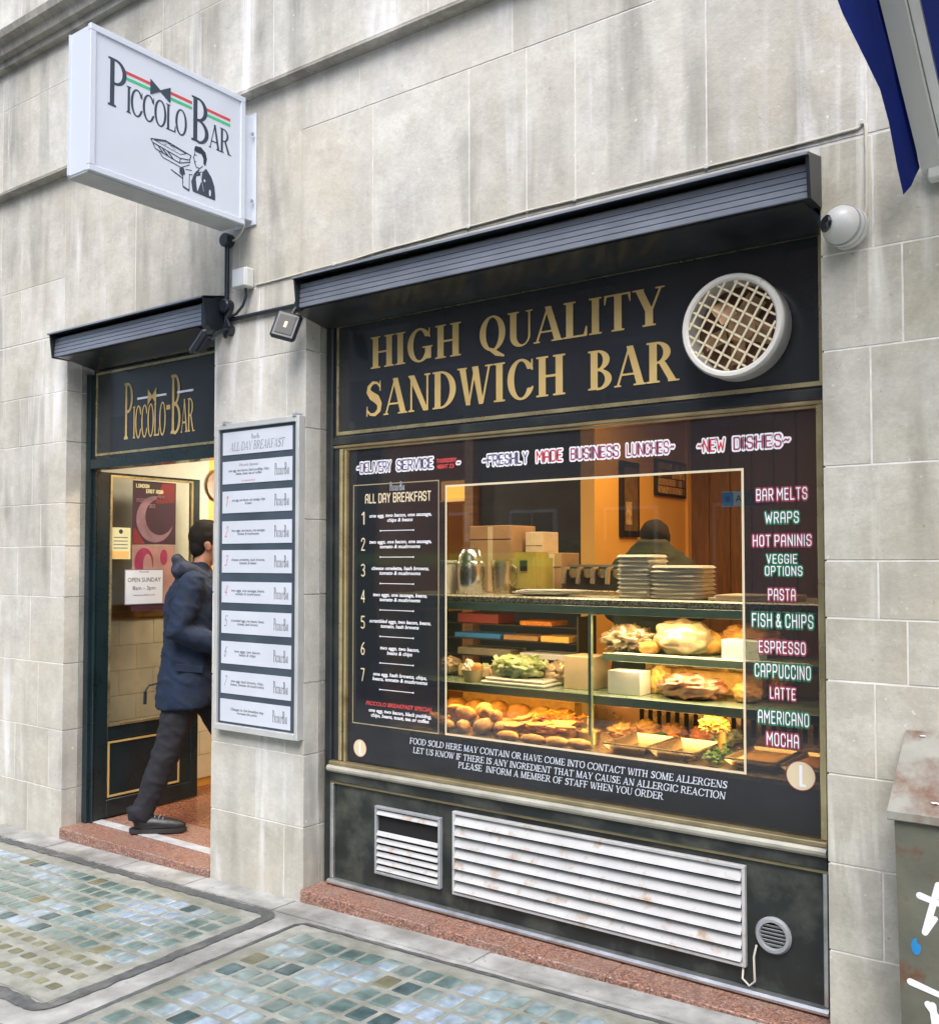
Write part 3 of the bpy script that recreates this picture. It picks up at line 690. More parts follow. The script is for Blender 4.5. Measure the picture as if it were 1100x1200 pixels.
pavement_light(-6.35, -3.37, -.24, -1.30, .0915, .105, 'worn glass block pavement light before the doorway step, olive blocks on its street side', 1)
pavement_light(-3.17, -0.75, -.22, -2.6, .0990, .1235, 'larger pale blue glass block pavement light below the shop window', 0)

# houses on the other side of the street (seen as reflections)
def far_house(x0, x1, h, m_, label, seed):
    t = thing('town_house', ((x0+x1)/2, -13.2, -.1), label, 'building'); rr = random.Random(seed)
    box('wall', x0, x1, -21, -13.2, -.1, h, m_, t)
    fl = 0.9
    while fl+2 < h:
        n_ = int((x1-x0)/2.0); st = (x1-x0)/n_
        for i in range(n_):
            cx = x0+st*(i+.5)
            f = box('window', cx-.55, cx+.55, -13.2, -13.12, fl, fl+1.7, 'white_paint', t)
            box('pane', cx-.49, cx-.02, -13.12, -13.10, fl+.06, fl+1.64, 'opposite_glass', f)
            box('pane', cx+.02, cx+.49, -13.12, -13.10, fl+.06, fl+1.64, 'opposite_glass', f)
            box('sill', cx-.65, cx+.65, -13.2, -13.05, fl-.12, fl, 'opposite_stone', f)
        fl += 3.2
    box('cornice', x0, x1, -13.2, -12.95, h-.4, h, 'opposite_stone', t)
far_house(-26, -14.02, 9.5, 'opposite_stone', 'stone terrace house across the street, leftmost of three', 1)
far_house(-14, -3.02, 11, 'opposite_brick', 'brick town house across the street facing the door', 2)
far_house(-3, 12, 9.5, 'opposite_stone', 'stone terrace house across the street behind the camera', 3)

# ------------------------------------------------------------------ the stone building
DX0, DX1, WX0, WX1 = -5.42, -4.06, -3.39, -0.968          # door and window openings
bld = thing('stone_building', (-2.5, 2.0, 0), 'weathered pale ashlar stone building holding the sandwich bar', 'building')
TOPO = 2.93
RD = 0.24                                                     # wall thickness
bm = nb()
for (a, b, z0, z1) in ((-12, DX0-.006, -.4, TOPO), (DX1+.006, WX0-.006, -.4, TOPO), (WX1+.006, 6, -.4, TOPO), (-12, 6, TOPO, 9.0)):
    bx(bm, a, b, 0.0016, RD, z0, z1)
obj('wall', bm, 'mortar', bld)
GAP = .0028
def stones(x0, x1, zs, y=0.0, d=.10, first=(), seed=1, m_='stone', wr=(.5, .95)):
    rr = random.Random(seed)
    for k, (a, b) in enumerate(zip(zs, zs[1:])):
        xs = [x0]
        pre = first[k % len(first)] if first else None
        if pre: xs += [q for q in pre if x0 < q < x1]
        last = xs[-1]
        while x1-last > wr[1]*1.2:
            last += rr.uniform(*wr)
            if x1-last < .25: break
            xs.append(last)
        xs.append(x1)
        for p0, p1 in zip(xs, xs[1:]):
            yo = rr.uniform(-.0010, .0006)
            e0 = 0 if abs(p0-x0) < 1e-6 else GAP; e1 = 0 if abs(p1-x1) < 1e-6 else GAP
            box('stone_block', p0+e0, p1-e1, y+yo, y+d+yo, a+GAP, b-GAP, m_, bld, bev=.0012)
CR = [-.40, .02, .297, .578, .866, 1.17, 1.374, 1.562, 1.872, 2.255, 2.574, 2.946]
stones(WX1, 5.0, CR, first=[(-.815, -.2), (-.715, 0.0), (-.80, -.1), (-.60,)], seed=4, wr=(.5, 1.0), m_='stone_worn')
CP = [-.40, .30, .64, .98, 1.40, 1.76, 2.20, 2.574, 2.80]
stones(DX1, WX0, CP, first=[(-3.52,), (-3.72,)], seed=3)
CL = [-.40, .20, .55, .947, 1.344, 1.65, 1.91, 2.28, 2.586, 2.93]
stones(-9.5, DX0, CL, first=[(-9.0, -8.3, -7.5, -6.9, -6.3, -5.79), (-8.7, -7.9, -7.2, -6.62, -5.945, -5.565), (-8.5, -7.7, -7.1, -6.5, -5.69)], seed=6)
# band over the openings, tall slabs under the ledge
stones(-9.5, -5.46, [2.934, 3.28, 3.905], first=[(-8.8, -8.1, -7.4, -6.6, -5.95), (-8.4, -7.6, -6.9, -6.2)], seed=8)
stones(-5.46, -3.42, [2.934, 3.905], first=[(-4.75, -3.87)], seed=9)
stones(-3.42, 5.0, [2.95, 3.65, 3.905], first=[(-2.965, -2.42, -2.132, -1.905, -1.364, -.815, -.1), (-3.05, -2.2, -1.57, -.9, .1)], seed=11, wr=(.7, 1.1))
stones(DX1, WX0-.03, [2.80, 2.934], first=[(-3.72,)], seed=12)
box('stone_block', DX0, DX1, .0, .1, 2.80, 2.93, 'stone', bld); box('stone_block', WX0, WX1, .0, .1, 2.90, 2.946, 'stone', bld)
# proud storey above the string course
bm = nb(); bx(bm, -9.5, 5.0, -.0532, .003, 3.9245, 4.70); bx(bm, -9.5, 5.0, -.0285, .003, 4.901, 9.0); obj('mortar_bed', bm, 'mortar', bld)
stones(-9.5, 5.0, [3.925, 4.45, 4.70], y=-.055, d=.15, first=[(-8.2, -7.1, -6.1, -5.3, -4.45, -3.57, -2.6, -1.5, -.4)], seed=13, wr=(.8, 1.3))
bm = nb(); prism_x(bm, [(-.058, 3.912), (-.058, 3.924), (.001, 3.924), (.001, 3.902)], -9.6, 5.1); obj('string_course', bm, 'stone_dark', bld)  # thin band coloured dark to paint the shadow line under the ledge
bm = nb(); prism_x(bm, [(.004, 4.70), (-.10, 4.70), (-.105, 4.74), (-.14, 4.75), (-.15, 4.80), (-.19, 4.82), (-.20, 4.86), (.004, 4.90)], -9.6, 5.1); obj('cornice', bm, 'stone_dark', bld)
stones(-9.5, 5.0, [4.905, 5.5, 6.3], y=-.03, d=.12, seed=15, wr=(.9, 1.4)); stones(-9.5, 5.0, [6.305, 7.4, 9.0], y=-.03, d=.12, seed=16, wr=(1.3, 1.9))
# reveals (sides of the openings)
def reveal(x0, x1, zs, m_='stone_dark'):
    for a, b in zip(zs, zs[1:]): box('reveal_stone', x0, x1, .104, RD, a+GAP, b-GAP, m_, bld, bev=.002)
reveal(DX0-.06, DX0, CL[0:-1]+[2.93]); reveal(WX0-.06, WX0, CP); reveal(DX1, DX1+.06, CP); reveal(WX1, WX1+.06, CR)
# interior shell
for nm, a in (('side_wall', (-5.66, -5.62, RD, 4.3, -.2, 2.75)), ('back_wall', (-5.62, -.80, 4.26, 4.3, -.2, 2.75)), ('party_wall', (-.80, -.76, RD, 4.3, -.2, 2.75)),):
    box(nm, *a, 'orange_paint', bld)
box('ceiling', -5.62, -.80, RD, 4.26, 2.70, 2.75, 'ceiling_paint', bld)
box('floor', -5.62, -.80, .5035, 4.26, -.1, -0.016, 'floor_granite', bld)
box('floor_base', -5.62, -.80, RD, .50, -.2, -.06, 'cement', bld)
# tiled dado on the side wall, wooden rail, pale paint above (seen through the door glass)
for r_ in range(7):
    y = .25-(.13 if r_ % 2 else 0)
    while y < 2.4:
        a, b = max(y, .245), min(y+.26, 2.4)
        if b-a > .02: box('tile', -5.62, -5.612, a+.0015, b-.0015, .04+r_*.162+.0015, .04+(r_+1)*.162-.0015, 'cream_tile', bld)
        y += .26
box('dado_rail', -5.62, -5.595, .245, 2.4, 1.185, 1.275, 'wood', bld, bev=.006)
box('plaster_panel', -5.62, -5.614, .245, 1.22, 1.28, 2.66, 'pale_paint', bld)
# orange partition, near-black wall painting in the unlit recess, wood-panelled back
pw = box('partition', -3.10, -3.0, 2.12, 3.56, 0, 2.70, 'orange_paint', bld)
box('recess_shade_wall', -3.88, -3.10, 2.12, 2.16, 0, 2.70, 'shade_and_frame_black', bld)
box('post', -3.97, -3.90, 2.06, 2.16, 0, 2.70, 'wood', bld)
x = -3.0
while x < -.85:
    box('wood_panel', x+.004, x+.156, 3.56, 3.58, 0, 2.70, 'wood_panel', bld, bev=.004); x += .16
box('corner_post', -3.03, -2.98, 3.50, 3.56, 0, 2.70, 'orange_paint', bld)

# ------------------------------------------------------------------ doorway: step, threshold, frame, name board
st = thing('granite_step', (-4.7, .1, gz(-4.7)), 'red granite doorstep at the doorway with a metal threshold strip', 'step')
bm = nb(); bx(bm, -5.418, DX1-.002, -.014, .502, -.30, -.0165, .004)
for v in bm.verts:
    pass
obj('step_slab', bm, 'red_granite', st)
box('threshold_strip', -5.36, DX1-.01, .165, .235, -.0160, -.010, 'strip_metal', st, bev=.002)
dw = thing('doorway_frame', (-4.74, .16, .018), 'black timber doorway frame with gilt-lined name board over the open door', 'door frame')
box('jamb', -5.418, -5.372, .128, .160, -.0160, 2.70, 'door_paint', dw, bev=.004); box('jamb', -5.418, -5.405, .160, .225, -.0160, 2.70, 'door_paint', dw)
box('jamb', -5.372, -5.345, .15, .162, -.0160, 2.115, 'door_paint', dw, bev=.003)
box('jamb', -4.11, -4.062, .128, .160, -.0160, 2.70, 'door_paint', dw, bev=.004)
box('head_rail', -5.372, -4.11, .130, .225, 2.118, 2.178, 'door_paint', dw, bev=.004)
box('name_board', -5.372, -4.11, .150, .19, 2.178, 2.79, 'fascia_paint', dw)
def gilt_rect(x0, x1, z0, z1, y, t, m_, parent, nm='gilt_line'):
    box(nm, x0, x1, y-.004, y, z1-t, z1, m_, parent); box(nm, x0, x1, y-.004, y, z0, z0+t, m_, parent)
    box(nm, x0, x0+t*.8, y-.004, y, z0+t, z1-t, m_, parent); box(nm, x1-t*.8, x1, y-.004, y, z0+t, z1-t, m_, parent)
gilt_rect(-5.345, -4.13, 2.197, 2.705, .150, .014, 'brass_trim', dw)
# PICCOLO-BAR on the name board
def piccolo(parent, x0, x1, z0, h, y, m_, ux=XW, origin=None, dash=True, res=30, font=MID, fk='mid'):
    V, Fa, W_ = layout('Piccolo-Bar' if dash else 'Piccolo Bar', font, fk, res, 0, .22, -.03)
    return flat('lettering', V, Fa, origin or (x0, y, z0), ux, ZW, (x1-x0)/W_, h, m_, parent)
piccolo(dw, -5.06, -4.41, 2.278, .335, .1475, 'gold_paint')
box('white_stripe', -4.93, -4.83, .146, .149, 2.502, 2.514, 'sticker_white', dw); box('white_stripe', -4.75, -4.66, .146, .149, 2.502, 2.514, 'sticker_white', dw); box('white_stripe', -4.56, -4.42, .146, .149, 2.502, 2.514, 'sticker_white', dw)
shape('bow_tie', U(pg([(-1, 1), (0, .12), (0, -.12), (-1, -1)]), pg([(1, 1), (0, .12), (0, -.12), (1, -1)])), (-1.1, 1.1, -1.1, 1.1), .08, (-4.79, .1465, 2.508), XW, ZW, .040, .050, 'gold_paint', dw)

# open door, swung inwards on its left hinges (its own frame: along y)
DXC = -5.36
dr = thing('open_door', (DXC, .23, .02), 'dark green half-glazed door standing open inwards beside the man', 'door')
def dbox(nm, y0, y1, z0, z1, m_, parent=dr, t0=0.0, t1=.042, bev=.003): return box(nm, DXC-t1, DXC-t0, y0, y1, z0, z1, m_, parent, bev)
dbox('stile', .170, .262, -.006, 2.108, 'door_paint'); dbox('stile', .885, .945, -.006, 2.108, 'door_paint')
dbox('top_rail', .262, .885, 2.062+.032, 2.108, 'door_paint'); dbox('middle_rail', .262, .885, .462, .545, 'door_paint'); dbox('bottom_rail', .262, .885, -.006, .10, 'door_paint')
dbox('panel', .262, .885, .10, .462, 'door_paint', t0=.008, t1=.034, bev=0)
dbox('glass_pane', .262, .885, .545, 2.094, 'door_glass', t0=.018, t1=.024, bev=0)
for (y0, y1, z0, z1) in ((.262, .885, .545, 2.094),):
    for (a, b, c, d_) in ((y0, y1, z0, z0+.014), (y0, y1, z1-.014, z1), (y0, y0+.014, z0+.014, z1-.014), (y1-.014, y1, z0+.014, z1-.014)):
        box('glazing_bead', DXC-.012, DXC+.006, a, b, c, d_, 'brass_trim', dr)
for (a, b, c, d_) in ((.270, .80, .112, .124), (.270, .80, .440, .452), (.270, .282, .124, .440), (.788, .80, .124, .440)):
    box('gilt_line', DXC-.008, DXC-.003, a, b, c, d_, 'gold_paint', dr)
bm = nb(); tube(bm, [(DXC+.02, .86, .80), (DXC+.045, .80, .80), (DXC+.05, .52, .775), (DXC+.05, .495, .74)], .006); tube(bm, [(DXC+.05, .495, .74), (DXC+.05, .492, .66)], .011)
obj('pull_handle', bm, 'black_plastic', dr, smooth=40)
# papers on the glass (reading along +y)
def sheet_x(nm, y0, y1, z0, z1, x, m_, parent=None, th=.002, **kw): return box(nm, x, x+th, y0, y1, z0, z1, m_, parent, **kw)
gx = DXC-.0165
po = thing('festival_poster', (gx, .60, 1.665), 'dark purple and red festival poster on the door glass', 'poster')
sheet_x('sheet', .433, .760, 1.668, 2.072, gx, 'poster_purple', po)
shape('red_corner', pg([(0, 0), (1, .1), (1, 1), (.35, 1)]), (-.05, 1.05, -.05, 1.05), .05, (gx+.0028, .60, 1.93), YW, ZW, .15, .14, 'poster_red', po)
shape('swirl', SUBT(el(0, 0, 1, 1.15), el(.25, .12, .78, .9)), (-1.1, 1.1, -1.2, 1.2), .05, (gx+.0028, .60, 1.83), YW, ZW, .14, .13, 'poster_swirl', po)
shape('red_corner', pg([(0, 0), (1, 0), (.2, 1), (0, .9)]), (-.05, 1.05, -.05, 1.05), .05, (gx+.0028, .436, 1.67), YW, ZW, .09, .10, 'poster_red', po)
for q, (s_, y_, z_, h_) in enumerate((('LONDON', .455, 2.030, .021), ('EAST ASIA', .530, 1.998, .021), ('FILM', .62, 1.965, .018), ('FESTIVAL', .46, 1.938, .020), ('202', .555, 1.905, .020))):
    V, Fa, W_ = layout(s_, BLOCK, 'block', 16, .02, .4)
    flat('lettering', V, Fa, (gx+.0034, y_, z_), YW, ZW, h_*1.05, h_, 'paper_yellow' if q < 2 else 'poster_swirl', po)
pk = thing('pink_poster', (gx, .60, 1.24), 'pink poster with a rose-red figure under the festival poster', 'poster')
sheet_x('sheet', .433, .752, 1.245, 1.662, gx, 'poster_pink', pk)
shape('rose_shape', SUBT(el(0, 0, 1, 1), el(.4, -.2, .5, .8)), (-1.1, 1.1, -1.1, 1.1), .06, (gx+.0028, .52, 1.55), YW, ZW, .07, .095, 'poster_rose', pk)
shape('rose_shape', el(0, 0, 1, 1), (-1.1, 1.1, -1.1, 1.1), .08, (gx+.0028, .67, 1.585), YW, ZW, .028, .05, 'poster_rose', pk)
sheet_x('dark_band', .433, .752, 1.245, 1.285, gx+.0021, 'poster_purple', pk, th=.0008)
os_ = thing('opening_notice', (gx+.003, .51, 1.28), 'white opening hours notice on the door glass behind the man\'s back', 'notice')
sheet_x('sheet', .380, .665, 1.285, 1.508, gx+.0036, 'card_white', os_)
sheet_x('border', .380, .665, 1.285, 1.290, gx+.0058, 'ink_grey', os_, th=.0004); sheet_x('border', .380, .665, 1.503, 1.508, gx+.0058, 'ink_grey', os_, th=.0004)
sheet_x('border', .380, .384, 1.290, 1.503, gx+.0058, 'ink_grey', os_, th=.0004); sheet_x('border', .661, .665, 1.290, 1.503, gx+.0058, 'ink_grey', os_, th=.0004)
for s_, z_, h_, wd in (('Piccolo Bar', 1.492, .016, .07), ('OPEN SUNDAY', 1.440, .040, .245), ('8am - 3pm', 1.388, .036, .17), ('www.piccolobar.co.uk', 1.345, .016, .16)):
    small_text('lettering', s_, gx+.0062, .522, z_, h_, 'ink', os_, width=wd, ux=YW)
yn = thing('yellow_notice', (gx, .35, 1.565), 'small pale yellow notice with an orange foot on the door glass', 'notice')
sheet_x('sheet', .279, .420, 1.573, 1.770, gx, 'paper_yellow', yn); sheet_x('orange_foot', .292, .408, 1.578, 1.622, gx+.0022, 'paper_orange', yn, th=.0006)
shape('seal', el(0, 0, 1, 1), (-1.1, 1.1, -1.1, 1.1), .1, (gx+.0028, .35, 1.745), YW, ZW, .014, .014, 'ink', yn)
for k in range(4): sheet_x('text_line', .30, .40, 1.705-k*.022, 1.711-k*.022, gx+.0022, 'ink_grey', yn, th=.0004)
bp = thing('hanging_board', (-5.60, 1.28, 2.0), 'round dark wooden board hanging high on the orange wall inside the door', 'board')
lathe_m = Matrix.Translation((-5.605, 1.30, 2.10)) @ Matrix.Rotation(R(90), 4, 'Y')
bm = nb(); lathe(bm, [(0, -.012), (.11, -.012), (.115, 0), (.11, .014), (0, .014)], 24, lathe_m); obj('disc', bm, 'wood', bp, smooth=40)
box('hanger', -5.618, -5.60, 1.285, 1.315, 2.21, 2.36, 'wood', bp)

# ------------------------------------------------------------------ shop window front
sf = thing('shopfront', (-2.18, .16, .02), 'black and gilt sandwich bar shopfront with a wide display window', 'shopfront')
X0, X1 = WX0+.002, WX1-.002
FY = .15
box('side_post', X0, -3.345, .135, .23, .022, 2.72, 'black_paint', sf, bev=.005)
box('side_post', -1.006, X1, .150, .23, .022, 2.72, 'black_paint', sf, bev=.003)
box('fascia_board', -3.345, -1.006, FY, .20, 2.160, 2.86, 'fascia_paint', sf)
box('head_rail', -3.345, -1.006, .140, .20, 2.122, 2.160, 'black_paint', sf, bev=.003)
gilt_rect(-3.327, -1.008, 2.170, 2.712, FY, .016, 'brass_trim', sf)
# gilt bead round the window
box('window_bead', -3.345, -1.006, .142, .165, 2.106, 2.120, 'brass_dull', sf, bev=.003); box('window_bead', -3.30, -1.03, .150, .166, 2.094, 2.103, 'brass_dull', sf)
box('window_bead', -3.304, -3.284, .142, .170, .605, 2.103, 'brass_trim', sf, bev=.003); box('window_bead', -3.272, -3.258, .146, .170, .605, 2.094, 'brass_trim', sf)
box('window_bead', -1.034, -1.010, .142, .170, .605, 2.103, 'brass_trim', sf, bev=.003)
box('window_stile', -3.345, -3.304, .150, .20, .600, 2.106, 'black_paint', sf)
box('sill_board', -3.345, -1.006, .120, .20, .586, .604, 'brass_dull', sf, bev=.003)
bm = nb(); prism_x(bm, [(.20, .586), (.112, .586), (.104, .576), (.104, .566), (.112, .556), (.20, .556)], -3.345, -1.006); obj('sill_moulding', bm, 'sill_metal', sf)
box('sill_rail', -3.345, -1.006, .125, .20, .508, .555, 'riser_paint', sf, bev=.004)
box('riser_bead', -3.345, -1.006, .135, .150, .496, .506, 'brass_dull', sf)
box('riser_panel', -3.330, -1.020, .150, .19, .048, .506, 'riser_paint', sf)
box('riser_edge', -3.345, -3.325, .132, .150, .048, .495, 'aluminium', sf, bev=.002); box('riser_edge', -1.026, -1.010, .132, .150, .048, .495, 'aluminium', sf, bev=.002)
bm = nb(); prism_x(bm, [(.20, .046), (.118, .046), (.108, .038), (.108, .030), (.118, .022), (.20, .022)], -3.345, -1.006); obj('bottom_rail', bm, 'aluminium', sf)
glass = box('window_pane', -3.300, -1.012, .160, .166, .604, 2.100, 'window_glass', sf)
pl = thing('granite_plinth', (-2.18, .05, -.02), 'red granite plinth running under the shop window', 'plinth')
for a, b in ((WX0+.001, -2.62), (-2.617, -1.78), (-1.777, WX1-.001)):
    box('plinth_slab', a, b, -.022, .20, -.30, .0195, 'red_granite', pl, bev=.003)
# gold fascia lettering
wall_text('lettering', 'HIGH', SERIF, 'serif', -3.110, -2.572, 2.470, .150, FY-.003, 'gold_paint', sf, res=44, track=.02)
wall_text('lettering', 'QUALITY', SERIF, 'serif', -2.478, -1.605, 2.470, .148, FY-.003, 'gold_paint', sf, res=44, track=.02)
wall_text('lettering', 'SANDWICH', SERIF, 'serif', -3.145, -2.040, 2.243, .168, FY-.003, 'gold_paint', sf, res=44, track=.02)
wall_text('lettering', 'BAR', SERIF, 'serif', -1.938, -1.550, 2.246, .158, FY-.003, 'gold_paint', sf, res=44, track=.02)
# printed film on the pane, with a clear opening
OX0, OX1, OZ0, OZ1 = -2.660, -1.308, .800, 1.890
fy = .1592
bm = nb()
for (a, b, c, d_) in ((-3.256, OX0, .606, 2.092), (OX1, -1.036, .606, 2.092), (OX0, OX1, .606, OZ0), (OX0, OX1, OZ1, 2.092)):
    vs = [bm.verts.new(q) for q in ((a, fy, c), (b, fy, c), (b, fy, d_), (a, fy, d_))]; bm.faces.new(vs)
me = bpy.data.meshes.new('window_film'); bm.to_mesh(me); bm.free()
film = link_mesh('window_film', me, 'window_film', sf)
def line_rect(nm, x0, x1, z0, z1, t, y, m_, parent):
    bm = nb()
    for (a, b, c, d_) in ((x0, x1, z1-t, z1), (x0, x1, z0, z0+t), (x0, x0+t, z0+t, z1-t), (x1-t, x1, z0+t, z1-t)):
        bx(bm, a, b, y-.0004, y, c, d_)
    return obj(nm, bm, m_, parent)
line_rect('printed_border', OX0-.009, OX1+.009, OZ0-.009, OZ1+.009, .009, fy-.0006, 'sticker_cream', film)
line_rect('printed_border', -3.226, -2.704, .790, 1.925, .005, fy-.0006, 'print_line', film)
ty = fy-.0010
def sticker(text, x0, x1, z, h, m_top, m_back='sticker_white', back=.14, nm='lettering', space=.30, over=0.0, shear=0.0):
    V, Fa, W_ = layout(text, BLOCK, 'block', 20, -.018, space, .05)
    sx = (x1-x0)/W_
    V2, F2, _ = layout(text, BLOCK, 'block', 20, back, space, .05)
    flat(nm, V2, F2, (x0, ty, z), XW, ZW, sx, h, m_back, film, shear)
    flat(nm, V, Fa, (x0, ty-.0006, z), XW, ZW, sx, h, m_top, film, shear)
# wording along the top
sticker('~DELIVERY', -3.205, -2.985, 1.982, .045, 'sticker_navy'); sticker('SERVICE', -2.955, -2.735, 1.982, .045, 'sticker_navy')
V, Fa, W_ = layout('THURSDAY', BLOCK, 'block', 14, .03, .3); flat('lettering', V, Fa, (-2.720, ty, 2.002), XW, ZW, .115/W_, .016, 'ink_red', film)
V, Fa, W_ = layout('NIGHT 23', BLOCK, 'block', 14, .03, .3); flat('lettering', V, Fa, (-2.715, ty, 1.976), XW, ZW, .095/W_, .016, 'ink_red', film)
sticker('~', -2.606, -2.582, 1.975, .040, 'sticker_maroon')
sticker('~FRESHLY', -2.466, -2.228, 1.974, .044, 'sticker_navy'); sticker('MADE', -2.190, -2.06, 1.974, .044, 'sticker_crimson'); sticker('BUSINESS', -2.025, -1.800, 1.974, .044, 'sticker_red'); sticker('LUNCHES~', -1.772, -1.566, 1.974, .044, 'sticker_red')
sticker('~NEW', -1.478, -1.366, 1.969, .043, 'sticker_crimson'); sticker('DISHES~', -1.338, -1.126, 1.969, .043, 'sticker_red')
# right-hand list
def item(text, x0, x1, z, h, back): sticker(text, x0+.004, x1-.004, z+.003, h-.006, 'sticker_white', back, .14)
RD_, GR_ = 'sticker_maroon', 'sticker_green'
for a in (('BAR MELTS', -1.258, -1.064, 1.776, .045, RD_), ('WRAPS', -1.227, -1.094, 1.694, .043, GR_), ('HOT PANINIS', -1.272, -1.051, 1.612, .043, RD_), ('VEGGIE', -1.223, -1.102, 1.550, .036, GR_), ('OPTIONS', -1.229, -1.084, 1.507, .037, GR_),
          ('PASTA', -1.218, -1.109, 1.420, .043, RD_), ('FISH & CHIPS', -1.278, -1.048, 1.324, .050, GR_), ('ESPRESSO', -1.254, -1.076, 1.232, .045, RD_), ('CAPPUCCINO', -1.270, -1.059, 1.145, .050, GR_), ('LATTE', -1.215, -1.113, 1.071, .043, RD_), ('AMERICANO', -1.259, -1.067, .982, .048, GR_), ('MOCHA', -1.229, -1.103, .905, .048, RD_)): item(*a)
# menu column on the left
piccolo(film, -2.995, -2.905, 1.888, .042, ty, 'card_white', dash=True, res=14)
wall_text('lettering', 'ALL DAY BREAKFAST', BLOCK, 'block', -3.150, -2.747, 1.836, .040, ty, 'sticker_cream', film, res=18)
menu = ['one egg, two bacon, one sausage,\nchips & beans', 'two eggs, one bacon, one sausage,\ntomato & mushrooms', 'cheese omelette, hash browns,\ntomato & mushrooms', 'two eggs, one sausage, beans,\ntomato & mushrooms', 'scrambled eggs, two bacon, beans,\ntomato, hash browns', 'two eggs, two bacon,\nbeans & chips', 'one egg, hash browns, chips,\nbeans, tomato & mushrooms']
wds = [.375, .375, .345, .325, .37, .235, .33]
for k in range(7):
    zt = 1.764-k*.1235
    wall_text('lettering', str(k+1), BLOCK_THIN, 'thin', -3.176, -3.144, zt-.030+.002, .056, ty, 'sticker_cream', film, res=18)
    small_text('lettering', menu[k], -2.935, ty, zt-.002, .0235, 'sticker_white', film, width=wds[k], bold=.0006, shear=.2, line=.95)
    bm = nb(); bx(bm, -3.050, -2.855, ty, ty+.0003, zt-.063, zt-.060); bx(bm, -3.056, -3.050, ty, ty+.0003, zt-.065, zt-.058); bx(bm, -2.855, -2.849, ty, ty+.0003, zt-.065, zt-.058); obj('rule', bm, 'sticker_white', film)
small_text('lettering', "PICCOLO BREAKFAST SPECIAL", -2.940, ty, .892, .026, 'ink_red', film, width=.40, bold=.0007, shear=.15)
small_text('lettering', 'one egg, two bacon, black pudding,\nchips, beans, toast, tea or coffee', -2.935, ty, .850, .0235, 'sticker_white', film, width=.375, bold=.0006, shear=.2, line=.95)
for s_, z_, a, b in (('FOOD SOLD HERE MAY CONTAIN OR HAVE COME INTO CONTACT WITH SOME ALLERGENS.', .744, -2.873, -1.372), ('LET US KNOW IF THERE IS ANY INGREDIENT THAT MAY CAUSE AN ALLERGIC REACTION.', .704, -2.853, -1.379), ('PLEASE  INFORM A MEMBER OF STAFF WHEN YOU ORDER.', .668, -2.597, -1.625)):
    wall_text('lettering', s_.replace('.', '').upper(), LIGHT, 'light', a, b, z_-.013, .027, ty, 'card_white', film, res=13, dil=.018, space=.38, shear=.12)
def round_sticker(x, z, r_, label):
    t = thing('round_sticker', (x, ty, z-r_), label, 'sticker')
    shape('rim', el(0, 0, 1, 1), (-1.05, 1.05, -1.05, 1.05), .06, (x, ty-.0004, z), XW, ZW, r_, r_, 'sticker_maroon', t)
    shape('disc', el(0, 0, .94, .94), (-1.05, 1.05, -1.05, 1.05), .06, (x, ty-.0010, z), XW, ZW, r_, r_, 'sticker_cream', t)
    shape('mark', U(rc(-.10, -.72, .10, .72), rc(-.10, -.72, .34, -.55)), (-1, 1, -1, 1), .06, (x, ty-.0016, z), XW, ZW, r_, r_, 'sticker_white', t)
round_sticker(-3.176, .676, .042, 'cream round sticker in the bottom left corner of the shop window')
round_sticker(-1.104, .812, .052, 'cream round sticker in the bottom right corner of the shop window')
bs = thing('allergen_sticker', (-1.34, .17, 1.76), 'small blue and white sticker inside the window beside the words BAR MELTS', 'sticker')
box('card', -1.386, -1.20, .1668, .1675, 1.760, 1.816, 'sticker_pale', bs); box('blue_square', -1.386, -1.342, .1663, .1668, 1.762, 1.814, 'sticker_blue', bs)
shape('drop', el(0, 0, 1, 1.2), (-1.3, 1.3, -1.3, 1.3), .1, (-1.364, .1661, 1.788), XW, ZW, .010, .010, 'folder_blue', bs)
small_text('lettering', 'Al', -1.318, .1661, 1.788, .034, 'ink', bs)

# ------------------------------------------------------------------ shutter boxes
def shutter(x0, x1, zt, zb, label, yf=-.10):
    t = thing('roller_shutter_box', ((x0+x1)/2, 0, zb), label, 'shutter box')
    h = zt-zb
    bm = nb(); prism_x(bm, [(-.002, zb+h*1.18), (yf-.035, zb+h*.98), (yf-.040, zb+h*.90), (yf-.030, zb+h*.90), (-.002, zb+h*1.06)], x0, x1); obj('top_flashing', bm, 'black_paint', t); box('flashing_edge', x0+.002, x1-.002, yf-.0435, yf-.0405, zb+h*.905, zb+h*.965, 'shutter_metal', t)
    n_ = 5; k = (h*.80)/n_
    for i in range(n_):
        z = zb+i*k
        box('ridge', x0+.012, x1-.012, yf-.004+.0016*i, yf+.03, z+.0012, z+k-.0012, 'shutter_metal', t, bev=.002)
    bm = nb(); prism_x(bm, [(yf+.004, zb+h*.80), (yf+.03, zb+h*.80), (-.004, zb+h*1.04), (-.004, zb-.002), (yf+.004, zb-.002)], x0+.014, x1-.014); obj('casing', bm, 'black_paint', t)
    bm = nb(); prism_x(bm, [(yf+.01, zb-.004), (.12, zb-.045), (.14, zb-.045), (.14, zb-.003), (-.002, zb-.003)], x0+.06 if x0 < -5 else WX0+.01, min(x1-.03, WX1-.01) if x0 > -4 else -4.08); obj('soffit', bm, 'black_paint', t)
    for (a, b) in ((x0, x0+.012), (x1-.012, x1)):
        bm = nb(); prism_x(bm, [(-.002, zb+h*1.15), (yf-.03, zb+h*.95), (yf-.012, zb-.006), (-.002, zb-.006)], a, b); obj('end_cap', bm, 'black_plastic', t)
    return t
s1 = shutter(-3.338, -.962, 2.885, 2.742, 'long grey ridged roller shutter box over the wide shop window', -.105)
s2 = shutter(-5.395, -3.985, 2.905, 2.765, 'short roller shutter box over the open doorway', -.105)
